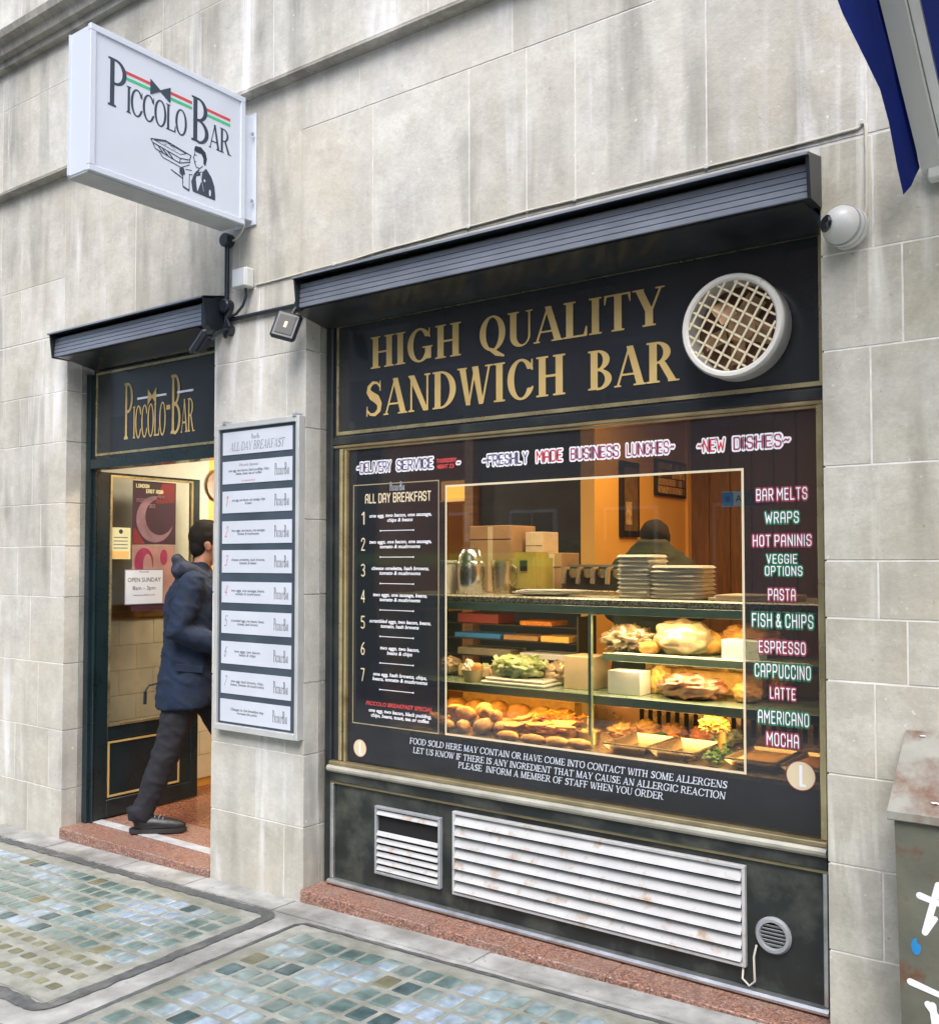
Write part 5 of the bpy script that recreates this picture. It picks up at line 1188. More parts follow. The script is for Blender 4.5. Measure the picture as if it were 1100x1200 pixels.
    for sd_ in (-1, 1):
        (x0, z0), (x1, z1), (x2, z2) = legs[sd_]; y0 = .085*sd_; P_ = []
        for q in range(9):
            u = q/8
            if u < .5: x = x0+(x1-x0)*u*2; z = z0+(z1-z0)*u*2
            else: x = x1+(x2-x1)*(u-.5)*2; z = z1+(z2-z1)*(u-.5)*2
            P_.append(T(x-.012, y0*(1+.12*u), z-.02*u))
        tube(bm, P_, [.112, .110, .102, .092, .082, .077, .070, .064, .064], 18)
        tube(bm, [T(x2-.018, y0*1.12, z2+.045), T(x2-.018, y0*1.12, z2+.010)], [.068, .070], 16); tube(bm, [T(x2-.020, y0*1.12, z2+.0), T(x2-.020, y0*1.12, z2-.022)], [.060, .062], 16)
    blob('trousers', bm, trous, t, voxel=.011, smooth=3, wrinkle=.005)
    # shoes
    for sd_ in (-1, 1):
        (x2, z2) = legs[sd_][2]; y0 = .085*sd_*1.12; tow = R(-5) if sd_ < 0 else R(8)
        def F_(X, Y, Z, tow=tow, x2=x2, y0=y0): return T(x2+X*math.cos(tow)-Y*math.sin(tow), y0+X*math.sin(tow)+Y*math.cos(tow), Z)
        zb = z2-.10
        bm = nb(); tube(bm, [F_(-.040, 0, zb+.048), F_(.0, 0, zb+.055), F_(.07, 0, zb+.052), F_(.14, 0, zb+.044), F_(.205, 0, zb+.034), F_(.238, 0, zb+.030)], [.036, .047, .044, .040, .033, .018], 14); tube(bm, [F_(-.01, 0, zb+.06), F_(-.015, 0, zb+.115)], [.046, .044], 14)
        sh_ = blob('shoe', bm, 'shoe_black', t, voxel=.008, smooth=2, wrinkle=.002)
        bm = nb(); out_ = [(-.072, 0), (-.058, .032), (-.01, .038), (.08, .040), (.16, .046), (.215, .036), (.246, .0), (.215, -.034), (.16, -.043), (.08, -.038), (-.01, -.036), (-.058, -.030)]
        lo_ = [bm.verts.new(F_(a, b, zb+.002)) for a, b in out_]; hi_ = [bm.verts.new(F_(a*1.01, b*1.03, zb+.026)) for a, b in out_]
        for i in range(12): bm.faces.new((lo_[i], lo_[(i+1) % 12], hi_[(i+1) % 12], hi_[i]))
        bm.faces.new(lo_[::-1]); bm.faces.new(hi_); obj('sole', bm, 'sole', t, smooth=40)
        bm = nb()
        for i in range(5): bx(bm, -.002, .002, -.03, .03, 0, .010, 0, Matrix.Translation(F_(.03+i*.022, 0, zb+.10-i*.006)) @ Matrix.Rotation(yaw+tow, 4, 'Z'))
        obj('laces', bm, 'grey_plastic', t)
    # coat with sleeves
    bm = nb()
    loft(bm, T, [(-.035, 0, .700, .180, .232, .012), (-.033, 0, .80, .178, .232, .005), (-.020, 0, .95, .168, .222, 0), (-.010, 0, 1.10, .162, .216, 0), (-.008, 0, 1.25, .166, .222, 0), (-.004, 0, 1.36, .156, .218, 0), (.0, 0, 1.44, .110, .170, .01), (.005, 0, 1.50, .080, .100, .01), (.01, 0, 1.53, .070, .078, .01)], 28)
    for sd_ in (-1, 1):
        a0, a1, a2 = arms[sd_]; m0 = tuple((p_+q_)/2 for p_, q_ in zip(a0, a1)); m1 = tuple((p_+q_)/2 for p_, q_ in zip(a1, a2))
        tube(bm, [T(*a0), T(*m0), T(*a1), T(*m1), T(*a2)], [.080, .080, .074, .068, .060], 16); ellipsoid(bm, T(*a0), (.080, .078, .078), rz, 2)
    blob('coat', bm, coat, t, voxel=.013, smooth=4, wrinkle=.0055)
    if hooded:
        bm = nb(); ellipsoid(bm, T(-.066, 0, 1.478), (.078, .135, .060), rz @ Matrix.Rotation(R(25), 3, 'Y'), 3, nz=.12, seed=7)
        tube(bm, [T(-.07, -.10, 1.50), T(-.01, -.118, 1.485), T(.06, -.095, 1.45), T(.11, -.03, 1.42)], [.050, .040, .034, .025], 12); tube(bm, [T(-.07, .10, 1.50), T(-.01, .118, 1.485), T(.06, .095, 1.45), T(.11, .03, 1.42)], [.050, .040, .034, .025], 12)
        tube(bm, [T(-.09, -.09, 1.54), T(-.105, 0, 1.55), T(-.09, .09, 1.54)], [.030, .034, .030], 12)
        blob('hood', bm, hoodm, t, voxel=.011, smooth=7, wrinkle=.004)
        bm = nb(); bx(bm, -.075, .075, -.004, .004, -.022, .022, .003, Matrix.Translation(T(-.01, -.222, .935)) @ Matrix.Rotation(yaw+R(4), 4, 'Z') @ Matrix.Rotation(R(6), 4, 'Y')); obj('pocket_flap', bm, coat, t)
    return t
FLOOR = -.0125
person((-4.800, .470, FLOOR), math.atan2(.74, .67), 'man in a navy hooded coat and black jeans stepping through the open doorway', lean=.045, legs={-1: [(0, .90), (-.115, .50), (-.27, .102)], 1: [(0, .90), (.20, .52), (.25, .102)]})
person((-2.47, 1.85, .1195), R(110), 'dark-haired shop worker in a dark jacket bent behind the serving counter', coat='jacket_dark', hooded=False, lean=.09, head_drop=.135, arms={-1: [(0.0, -.165, 1.36), (.05, -.22, 1.12), (.28, -.14, 1.06)], 1: [(0.0, .165, 1.36), (.05, .22, 1.12), (.28, .14, 1.06)]})

# ------------------------------------------------------------------ display counter inside the window
CX0, CX1 = -3.24, -1.0
dcn = thing('display_counter', (-2.1, .6, .016), 'refrigerated glass display counter with a speckled granite top behind the shop window', 'counter')
box('granite_top', CX0, CX1, .345, .98, 1.372, 1.403, 'counter_granite', dcn, bev=.006)
box('top_edge_glass', CX0, CX1, .345, .36, 1.336, 1.371, 'shelf_edge', dcn, bev=.001)
box('lower_shelf', CX0, CX1, .40, .86, .982, .992, 'shelf_edge', dcn); box('shelf_lip', CX0, CX1, .388, .400, .952, .992, 'shelf_edge', dcn, bev=.002)
box('middle_shelf', -2.030, CX1, .44, .80, 1.160, 1.168, 'shelf_edge', dcn, bev=.001)
box('deck', CX0, CX1, .23, .90, .755, .772, 'steel_warm', dcn); box('base', CX0, CX1, .24, .90, -.0155, .754, 'riser_paint', dcn)
box('middle_shelf_lip', -2.030, CX1, .430, .4395, 1.136, 1.168, 'shelf_edge', dcn, bev=.001)
box('glass_post', -2.048, -2.034, .338, .356, .773, 1.336, 'shelf_edge', dcn)
for x in (CX0+.004, CX1-.02): box('end_frame', x, x+.016, .36, .90, .773, 1.371, 'steel', dcn)
bp_ = box('back_panel', -2.30, CX1, .842, .850, .773, .951, 'steel_warm', dcn)
k = 0; x = -2.06
while x < -1.05:
    bm = nb(); bx(bm, x, x+.020, .838, .8415, .80, .925, .0015); obj('slot', bm, 'dark_void', dcn); x += .044
# warm strip lamps inside the case and on the ceiling, some added as fill light
def fill_globe(x, y, z, energy, label):  # added unseen globe light that brightens the tiles behind the open door
    t = thing('added_fill_globe', (x, y, z), label, 'lamp'); bm = nb(); ellipsoid(bm, (x, y, z), (.07, .07, .07), None, 3); obj('globe', bm, 'lit_tube', t, smooth=60); bm = nb(); tube(bm, [(x, y, z+.07), (x, y, 2.70)], .005); obj('cord', bm, 'black_plastic', t)
    ld = bpy.data.lights.new('lamp_light', 'POINT'); ld.energy = energy; ld.color = (1.0, .86, .66); ld.shadow_soft_size = .075; o = bpy.data.objects.new('lamp_light', ld); C.objects.link(o); o.parent = t; o.location = (0, 0, -.15)
def strip_lamp(x0, x1, y, z, m_, energy, col, label, d=.03, size=None):
    t = thing('strip_lamp', ((x0+x1)/2, y, z), label, 'lamp')
    box('housing', x0, x1, y-d, y+d, z, z+.018, 'white_paint', t, bev=.002); box('tube', x0+.02, x1-.02, y-d*.6, y+d*.6, z-.012, z, m_, t, bev=.003)
    ld = bpy.data.lights.new('lamp_light', 'AREA'); ld.shape = 'RECTANGLE'; ld.size = (x1-x0)*.95; ld.size_y = size or .06; ld.energy = energy; ld.color = col
    lo_ = bpy.data.objects.new('lamp_light', ld); C.objects.link(lo_); lo_.parent = t; lo_.location = (0, 0, -.016)
WARM = (1.0, .62, .26)
fill_globe(-5.05, 1.55, 2.22, 15, 'added globe light hidden behind the stone pier, brightening the door tiles')
strip_lamp(-3.1, -1.15, .44, .9625, 'warm_tube', 3.2, (1.0, .55, .17), 'warm strip lamp under the lower glass shelf of the display')
strip_lamp(-3.1, -1.15, .42, 1.3535, 'warm_tube', 4.5, (1.0, .68, .34), 'warm strip lamp under the granite counter top')
strip_lamp(-1.98, -1.15, .455, 1.1535, 'warm_tube', 1.6, (1.0, .66, .32), 'short added strip light hidden under the upper glass shelf', .012)  # added behind the lip to brighten the stock on the shelf below
strip_lamp(-2.7, -1.3, 2.1, 2.675, 'lit_tube', 15, WARM, 'warm ceiling strip lamp over the serving counter', .05, .3)
strip_lamp(-4.75, -4.2, .85, 2.675, 'lit_tube', 13, (1.0, .86, .66), 'warm ceiling strip lamp just inside the door', .05, .3)
strip_lamp(-3.0, -1.3, .32, 2.675, 'lit_tube', 22, (1.0, .76, .46), 'unseen ceiling fill light close behind the shop window', .04, .2)  # set forward out of view as front fill for the counter goods
pdl = thing('orange_lantern', (-4.37, 2.6, 2.02), 'square orange lampshade hanging at the top left of the shop interior', 'lamp')
box('shade', -4.52, -4.22, 2.5, 2.7, 2.02, 2.16, 'orange_lampshade', pdl, bev=.006); box('rim', -4.525, -4.215, 2.495, 2.705, 2.002, 2.019, 'cheese', pdl); bm = nb(); tube(bm, [(-4.37, 2.6, 2.16), (-4.37, 2.6, 2.70)], .006); obj('cord', bm, 'black_plastic', pdl)

# pictures on the orange partition (face +x at x = -3.0)
pc = thing('tall_picture', (-3.0, 2.5, 1.6), 'tall dark-framed picture on the orange wall inside', 'picture')
box('frame', -2.999, -2.975, 2.44, 2.70, 1.72, 2.22, 'shade_and_frame_black', pc, bev=.003); box('print', -2.974, -2.971, 2.475, 2.665, 1.76, 2.18, 'picture_brown', pc); box('pale_figure', -2.970, -2.968, 2.49, 2.57, 1.80, 1.95, 'picture_bits', pc)
pc = thing('collage_picture', (-3.0, 3.2, 1.9), 'wide collage picture in a dark frame beside the tall picture', 'picture')
box('frame', -2.999, -2.975, 2.96, 3.46, 2.02, 2.28, 'shade_and_frame_black', pc, bev=.003); rr = random.Random(4)
for i in range(8):
    for j in range(4): box('photo', -2.974, -2.971-rr.random()*.002, 2.985+i*.057, 2.985+i*.057+.05, 2.04+j*.056, 2.04+j*.056+.048, rr.choice(['picture_bits', 'picture_brown', 'cardboard', 'picture_bits']), pc)

TOPZ = 1.4032
def single(nm, bm, m_, label, cat, smooth=None, group=None): return obj(nm, bm, m_, None, smooth=smooth, label=label, cat=cat, group=group)
# on the granite
jg = thing('steel_jug', (-2.775, .50, TOPZ), 'brushed steel lidded pot at the left end of the granite counter', 'pot')
bm = nb(); lathe(bm, [(0, 0), (.062, 0), (.066, .006), (.068, .10), (.066, .150), (.060, .158)], 32, Matrix.Translation((-2.775, .50, TOPZ))); obj('body', bm, 'steel', jg, smooth=40)
bm = nb(); lathe(bm, [(.062, .157), (.058, .180), (.044, .210), (.030, .218), (0, .219)], 32, Matrix.Translation((-2.775, .50, TOPZ))); obj('lid', bm, 'steel', jg, smooth=40)
mp_ = thing('steel_mug', (-2.68, .55, TOPZ), 'brown-sided round pot tucked beside the steel pot', 'pot')
bm = nb(); lathe(bm, [(0, 0), (.050, 0), (.056, .12), (.058, .158), (.054, .158), (.050, .12), (0, .10)], 28, Matrix.Translation((-2.662, .60, TOPZ))); obj('body', bm, 'steel_warm', mp_, smooth=40); bm = nb(); tube(bm, [(-2.61, .60, TOPZ+.14), (-2.58, .60, TOPZ+.12), (-2.58, .60, TOPZ+.06), (-2.607, .60, TOPZ+.04)], .006); obj('handle', bm, 'steel_warm', mp_, smooth=40)
wb = thing('white_tub', (-2.87, .46, TOPZ), 'upright white box at the left edge of the opening beside the steel pot', 'box'); box('body', -2.905, -2.860, .42, .50, TOPZ, TOPZ+.145, 'box_white', wb, bev=.004); box('lid', -2.909, -2.856, .416, .504, TOPZ+.1455, TOPZ+.160, 'white_plastic', wb, bev=.003)
def carton(x0, x1, y0, y1, z0, z1, m_, label, tape=True, nm='cardboard_box'):
    t = thing(nm, ((x0+x1)/2, (y0+y1)/2, z0), label, 'box'); box('carton', x0, x1, y0, y1, z0, z1, m_, t, bev=.002)
    if tape: box('tape', (x0+x1)/2-.015, (x0+x1)/2+.015, y0-.001, y0-.0002, z0+.005, z1-.005, 'cardboard_pale', t); box('flap_seam', x0+.003, x1-.003, y0-.001, y0-.0002, z1-.07, z1-.067, 'dark_void', t)
    return t
carton(-2.945, -2.69, .72, .94, TOPZ, 1.738, 'cardboard', 'largest brown cardboard box standing behind the steel pot')
carton(-2.66, -2.56, .80, .95, TOPZ, 1.705, 'cardboard_pale', 'narrow pale cardboard box right of the largest box')
carton(-2.55, -2.44, .78, .95, TOPZ, 1.60, 'cardboard', 'low brown cardboard box behind the stacked plates')
oc = thing('olive_cool_box', (-2.60, .62, TOPZ), 'olive yellow rounded plastic tub in the middle of the counter', 'tub')
bm = nb(); bx(bm, -2.64, -2.46, .60, .76, TOPZ, TOPZ+.20, .028, None, 4); obj('body', bm, 'olive_plastic', oc, smooth=35); box('slot', -2.56, -2.52, .597, .5995, TOPZ+.11, TOPZ+.16, 'dark_void', oc)
cm = thing('coffee_machine', (-2.30, .80, TOPZ), 'cluster of small dark coffee machine fittings behind the plates', 'coffee machine')
box('body', -2.42, -2.12, .78, .95, TOPZ, TOPZ+.14, 'folder_black', cm, bev=.01)
for i in range(4):
    x = -2.40+i*.078; bm = nb(); tube(bm, [(x, .775, TOPZ+.12), (x, .74, TOPZ+.12), (x, .73, TOPZ+.05)], .012, 8); obj('spout', bm, 'steel_warm', cm, smooth=40)
    bm = nb(); lathe(bm, [(0, 0), (.022, 0), (.022, .012), (0, .012)], 16, facing_y(x+.03, .779, TOPZ+.10)); obj('dial', bm, 'steel_warm', cm, smooth=40)
box('drip_tray', -2.42, -2.12, .70, .775, TOPZ, TOPZ+.02, 'steel_warm', cm, bev=.002)
pl0 = thing('white_plate', (-2.36, .50, TOPZ+.0005), 'oval white plate, lowest of the three beside the takeaway boxes', 'plate')
bm = nb(); lathe(bm, [(0, .0), (.09, 0), (.155, .012), (.158, .015), (.09, .006), (0, .006)], 40, Matrix.Translation((-2.36, .50, TOPZ+.0005)) @ Matrix.Diagonal((1.08, .62, 1, 1))); obj('dish', bm, 'plate_white', pl0, smooth=40)
copy_tree(pl0, (-2.345, .505, TOPZ+.0065), 'oval white plate, middle of the three beside the takeaway boxes'); copy_tree(pl0, (-2.32, .51, TOPZ+.0125), 'oval white plate, topmost of the three beside the takeaway boxes')
# takeaway clamshells
def clam(x, y, z, w_, d_, h_, rz_, label, nm='takeaway_box'):
    t = thing(nm, (x, y, z), label, 'takeaway box', 'pale takeaway boxes stacked on the counter')
    def octo(bm, ww, dd, zz):
        c_ = .28; P_ = [(-1, -1+c_), (-1+c_, -1), (1-c_, -1), (1, -1+c_), (1, 1-c_), (1-c_, 1), (-1+c_, 1), (-1, 1-c_)]
        return [bm.verts.new(Matrix.Translation((x, y, zz)) @ Matrix.Rotation(rz_, 4, 'Z') @ Vector((a*ww/2, b*dd/2, 0))) for a, b in P_]
    for nm_, prof in (('tray', ((.86, 0), (.96, .40), (1.0, .44))), ('lid', ((1.0, .455), (.96, .50), (.90, .93), (.82, .96)))):
        bm = nb(); rg = [octo(bm, w_*k_, d_*k_, z+h_*q) for k_, q in prof]
        for A, B_ in zip(rg, rg[1:]):
            for i in range(8): bm.faces.new((A[i], A[(i+1) % 8], B_[(i+1) % 8], B_[i]))
        bm.faces.new(rg[0][::-1]); bm.faces.new(rg[-1]); obj(nm_, bm, 'box_white', t)
    return t
rr = random.Random(2); ordn = ['bottom', 'second', 'third', 'fourth', 'fifth', 'sixth', 'seventh', 'eighth', 'ninth', 'top']
for k in range(10): clam(-1.885+rr.uniform(-.004, .004), .52, TOPZ+.0185*k, .185, .17, .0185, rr.uniform(-.04, .04), '%s takeaway box of the taller left-hand stack' % (ordn[k] if k not in (0, 9) else {0: 'bottom', 9: 'topmost'}[k]))
for k in range(8): clam(-1.690+rr.uniform(-.004, .004), .50, TOPZ+.0175*k, .245, .17, .0175, rr.uniform(-.05, .05), '%s takeaway box of the wider right-hand stack' % (ordn[k] if k not in (0, 7) else {0: 'bottom', 7: 'topmost'}[k]))
for k, a in enumerate(('lower pale chopping board at the right end of the granite top', 'upper pale chopping board at the right end of the granite top')):
    q = box('chopping_board', -1.54+k*.03, -1.22, .40, .62, TOPZ+.0005+k*.012, TOPZ+.012+k*.012, 'cardboard_pale', None, bev=.002, label=a, cat='chopping board')
# on the middle shelf
MZ = 1.1685
def bag(nm, c, r_, m_, label, cat, seed, nz=.35, ns=14):
    bm = nb(); ellipsoid(bm, c, r_, None, 4, nz=nz, seed=seed, ns=ns)
    for v in bm.verts:
        if v.co.z < c[2]-r_[2]*.80: v.co.z = c[2]-r_[2]*.80
    o = obj(nm, bm, m_, None, smooth=170, label=label, cat=cat); return o
def rest(o, z):
    lo = min(v.co.z for v in o.data.vertices); o.location.z = z-lo
b_ = bag('bread_bag', (-1.72, .56, 1.24), (.125, .095, .082), 'bag_plastic', 'large clear bag of pale bread rolls on the upper glass shelf', 'bread bag', 3, .2, 10); rest(b_, MZ)
b_ = bag('bread_roll', (-1.66, .62, 1.24), (.10, .075, .06), 'bread', 'brown crusted loaf behind the large bread bag on the upper glass shelf', 'bread', 9, .1); rest(b_, MZ)
b_ = bag('foil_bag', (-1.96, .56, 1.22), (.115, .08, .062), 'bag_foil', 'crumpled shiny brown snack bag at the left of the upper glass shelf', 'bag', 5, .6, 18); rest(b_, MZ)
b_ = bag('bread_roll', (-1.845, .50, 1.20), (.045, .04, .03), 'bread', 'small golden roll between the snack bag and the bread bag', 'bread', 12, .1); rest(b_, MZ)
b_ = bag('croissant_bag', (-1.48, .68, 1.24), (.13, .07, .07), 'bread', 'golden pastry heap at the right of the upper glass shelf', 'pastry', 15, .5, 20); rest(b_, MZ)
carton(-1.515, -1.36, .47, .56, MZ, MZ+.078, 'sticker_pale', 'pale blue carton at the right end of the upper glass shelf', False, 'pale_carton')
# on the lower shelf
LZ = .9925
bw = thing('paper_bowl', (-2.745, .47, LZ), 'small tan paper bowl with crumpled white tissue at the left of the lower shelf', 'bowl')
bm = nb(); lathe(bm, [(0, 0), (.036, 0), (.055, .055), (.057, .055), (.052, .052), (.034, .004), (0, .004)], 28, Matrix.Translation((-2.745, .47, LZ))); obj('bowl', bm, 'cardboard_pale', bw, smooth=40)
bm = nb(); ellipsoid(bm, (-2.765, .47, LZ+.058), (.030, .030, .035), None, 3, nz=.7, seed=3, ns=20); obj('tissue', bm, 'tissue', bw); bm = nb(); ellipsoid(bm, (-2.72, .475, LZ+.058), (.028, .026, .028), None, 3, nz=.2, seed=6); obj('roll', bm, 'bread', bw, smooth=60)
for k, nm_ in enumerate(('lower of two white trays under the salad bag', 'upper of two white trays under the salad bag')):
    bm = nb(); bx(bm, -2.67+.02*k, -2.325-.01*k, .425+.01*k, .62, LZ+.0005+k*.016, LZ+.014+k*.016, .005); single('white_tray', bm, 'plate_white', nm_, 'tray')
b_ = bag('salad_bag', (-2.53, .53, 1.07), (.125, .085, .052), 'lettuce', 'clear bag of pale shredded lettuce on the white trays', 'salad bag', 8, .4, 18); rest(b_, LZ+.031)
b_ = bag('crisp_bag', (-2.36, .62, 1.07), (.075, .06, .055), 'bag_foil', 'orange and brown packet leaning beside the salad bag', 'packet', 11, .5); rest(b_, LZ)
carton(-2.262, -2.120, .50, .66, LZ, LZ+.145, 'cardboard_pale', 'plain beige carton left of the glass post on the lower shelf', False, 'beige_carton')
carton(-2.02, -1.868, .46, .56, LZ, LZ+.100, 'tissue', 'white wrapped block right of the glass post on the lower shelf', False, 'wrapped_block')
b_ = bag('sliced_ham_bag', (-1.67, .53, 1.05), (.145, .085, .055), 'bag_ham', 'clear bag of sliced dark meat on the lower shelf', 'meat bag', 21, .35, 16); rest(b_, LZ)
b_ = bag('golden_bag', (-1.84, .60, 1.05), (.05, .05, .065), 'cheese', 'orange yellow packet between the white block and the meat bag', 'packet', 23, .3); rest(b_, LZ)
bm = nb(); bx(bm, -1.90, -1.42, .66, .80, LZ+.0005, LZ+.10, .008); single('cheese_block', bm, 'cheese', 'long yellow cheese box at the back of the lower shelf', 'cheese')
b_ = bag('rolls_bag', (-1.44, .56, 1.03), (.06, .06, .045), 'bread', 'small brown loaf at the right end of the lower shelf', 'bread', 25, .2); rest(b_, LZ)
# folders and papers on the back part of the lower shelf (left)
bk = thing('magazine_rack', (-2.80, .74, LZ), 'black rack of flat trays behind the paper bowl', 'rack')
box('rack_leg', -3.10, -3.09, .68, .85, LZ, 1.30, 'folder_black', bk); box('rack_leg', -2.30, -2.29, .68, .85, LZ, 1.30, 'folder_black', bk)
for z in (1.085, 1.170, 1.245): box('rack_shelf', -3.09, -2.30, .68, .85, z, z+.004, 'folder_black', bk)
def slab(nm, x0, x1, z0, z1, m_, label, y0=.69, cat='folder'): return box(nm, x0, x1, y0, .84, z0, z1, m_, None, bev=.003, label=label, cat=cat)
slab('ring_binder', -3.0, -2.75, 1.2495, 1.298, 'folder_red', 'dark red binder, highest on the rack at the left'); slab('blue_folder', -3.02, -2.74, 1.1745, 1.200, 'folder_blue', 'bright blue folder in the middle of the rack')
slab('brown_folder', -2.72, -2.52, 1.1745, 1.198, 'cardboard', 'brown folder right of the bright blue one'); slab('red_packet', -2.62, -2.44, 1.2495, 1.272, 'orange_food', 'red flat packet right of the dark red binder', .685)
slab('yellow_packet', -2.50, -2.345, 1.1745, 1.204, 'cheese', 'yellow labelled flat packet near the right end of the rack', .683); slab('paper_stack', -2.62, -2.34, 1.0895, 1.118, 'card_white', 'stack of white papers on the bottom tray of the rack', .683, 'papers'); slab('grey_folder', -3.0, -2.68, 1.0895, 1.125, 'folder_grey', 'grey folder left of the papers on the bottom tray')
# on the deck
DZ = .7725
rr = random.Random(9)
plab = ['middle row potato of the heap, third from the left', 'middle row potato of the heap, fifth from the left', 'front row potato of the heap, third from the left', 'largest front row potato of the heap, second from its right end', 'small front row potato of the heap, second from the left', 'rightmost front row potato of the heap beside the cheese', 'back row potato of the heap, second from the right', 'back row potato of the heap at its right end', 'middle row potato of the heap, second from the left', 'leftmost front row potato of the heap', 'second layer potato of the heap, second from the left', 'second layer potato of the heap, near its middle', 'second layer potato of the heap at its right end', 'leftmost second layer potato of the heap', 'potato on the very top of the heap', 'middle row potato of the heap at its right end', 'leftmost middle row potato of the heap']
for k, (x, y, z, s_) in enumerate(((-2.775, .42, 0, 1.0), (-2.68, .43, 0, 1.0), (-2.71, .345, 0, .9), (-2.60, .355, 0, 1.1), (-2.79, .33, 0, .8), (-2.51, .37, 0, 1.05), (-2.66, .50, 0, 1.1), (-2.57, .47, 0, 1.0), (-2.85, .46, 0, 1.0), (-2.84, .37, 0, .9), (-2.73, .40, .048, 1.0), (-2.63, .43, .050, 1.05), (-2.57, .41, .048, .9), (-2.80, .42, .05, 1.0), (-2.68, .47, .062, 1.0), (-2.49, .45, .0, .9), (-2.92, .40, 0, 1.0))):
    rot = Matrix.Rotation(rr.uniform(-1.2, 1.2), 3, 'Z') @ Matrix.Rotation(rr.uniform(-.25, .25), 3, 'Y')
    bm = nb(); ellipsoid(bm, (x, y, DZ+.03+z), (.050*s_, .036*s_, .032*s_), rot, 3, nz=.14, seed=k, ns=8)
    o = obj('baked_potato', bm, 'potato', None, smooth=70, label=plab[k], cat='potato', group='baked potatoes heaped on the display deck')
    if z == 0: rest(o, DZ)
bm = nb()
for k in range(26):
    x = -2.45+rr.uniform(0, .26); y = .36+rr.uniform(0, .22); mtx = Matrix.Translation((x, y, DZ+.034+rr.uniform(0, .05))) @ Matrix.Rotation(rr.uniform(-.7, .7), 4, 'Z') @ Matrix.Rotation(rr.uniform(-.3, .5), 4, 'X') @ Matrix.Rotation(rr.uniform(-.2, .2), 4, 'Y')
    bx(bm, -.045, .045, -.04, .04, -.003, .003, .001, mtx)
fo = thing('cheese_slices', (-2.32, .45, DZ), 'heap of yellow sliced cheese topped with grated orange in the middle of the deck', 'cheese')
obj('slices', bm, 'cheese', fo, kind='stuff')
box('platter', -2.48, -2.14, .33, .62, DZ+.0003, DZ+.030, 'steel_warm', fo, bev=.006)
bm = nb()
for k in range(90):
    mtx = Matrix.Translation((-2.30+rr.gauss(0, .05), .50+rr.gauss(0, .035), DZ+.090+rr.uniform(-.012, .022))) @ Matrix.Rotation(rr.uniform(0, 3), 4, 'Z') @ Matrix.Rotation(rr.uniform(-.5, .5), 4, 'Y'); bx(bm, -.018, .018, -.0022, .0022, -.0022, .0022, 0, mtx)
obj('grated_topping', bm, 'orange_food', fo, kind='stuff')
for k, (x, y) in enumerate(((-2.42, .285), (-2.29, .280), (-2.17, .285), (-2.07, .30))):
    bm = nb(); ellipsoid(bm, (x, y, DZ+.02), (.058, .032, .022), Matrix.Rotation(rr.uniform(-.2, .2), 3, 'Z'), 3, nz=.14, seed=k+40); o = obj('bread_roll', bm, 'bread', None, smooth=60, label=['golden roll in front of the cheese heap, nearest the potatoes', 'second golden roll from the potatoes in front of the cheese', 'third golden roll from the potatoes in front of the cheese', 'golden roll just left of the glass post on the deck'][k], cat='bread roll'); rest(o, DZ)
ub = thing('salad_tub', (-2.10, .45, DZ), 'dark tub with a spoon beside the glass post on the deck', 'tub')
bm = nb(); lathe(bm, [(0, 0), (.045, 0), (.055, .055), (.058, .058), (.05, .054), (.04, .02), (0, .02)], 24, Matrix.Translation((-2.105, .44, DZ))); obj('tub', bm, 'steel_warm', ub, smooth=40); bm = nb(); tube(bm, [(-2.11, .44, DZ+.03), (-2.09, .42, DZ+.12)], .006); obj('spoon', bm, 'steel', ub, smooth=40); bm = nb(); ellipsoid(bm, (-2.105, .44, DZ+.045), (.046, .046, .016), None, 3, nz=.4, seed=3, ns=22); obj('filling', bm, 'bread', ub)
def gtray(x0, x1, y0, y1, z0, z1, m_, label, fill=None, nm='steel_tray'):
    t = thing(nm, ((x0+x1)/2, (y0+y1)/2, z0), label, 'tray'); bm = nb(); k = .012
    outr = [(x0, y0), (x1, y0), (x1, y1), (x0, y1)]; inn = [(x0+k, y0+k), (x1-k, y0+k), (x1-k, y1-k), (x0+k, y1-k)]; bot = [(x0+.03, y0+.03), (x1-.03, y0+.03), (x1-.03, y1-.03), (x0+.03, y1-.03)]
    a = [bm.verts.new((x, y, z1)) for x, y in outr]; b = [bm.verts.new((x, y, z1)) for x, y in inn]; c_ = [bm.verts.new((x, y, z0+.004)) for x, y in bot]; e_ = [bm.verts.new((x, y, z0)) for x, y in bot]; f_ = [bm.verts.new((x, y, z1-.006)) for x, y in outr]
    for i in range(4):
        j = (i+1) % 4; bm.faces.new((a[i], a[j], b[j], b[i])); bm.faces.new((b[i], b[j], c_[j], c_[i])); bm.faces.new((a[i], f_[i], f_[j], a[j])); bm.faces.new((f_[i], e_[i], e_[j], f_[j]))
    bm.faces.new(c_); bm.faces.new(e_[::-1]); obj('tray', bm, m_, t)
    if fill: box('filling', x0+.02, x1-.02, y0+.02, y1-.02, z0+.006, z1-.012, fill, t, bev=.004)
    return t
gtray(-1.96, -1.765, .30, .60, DZ, DZ+.042, 'steel_warm', 'left-hand empty steel tray right of the glass post'); gtray(-1.755, -1.56, .30, .60, DZ, DZ+.042, 'steel_warm', 'right-hand empty steel tray beside the green herbs'); gtray(-1.44, -1.24, .30, .60, DZ, DZ+.042, 'steel_warm', 'steel tray of yellow filling at the right end of the deck', 'cheese'); gtray(-1.225, -1.04, .30, .60, DZ, DZ+.042, 'steel_warm', 'steel tray of brown filling behind the right-hand lettering', 'bread')
hbm = nb()
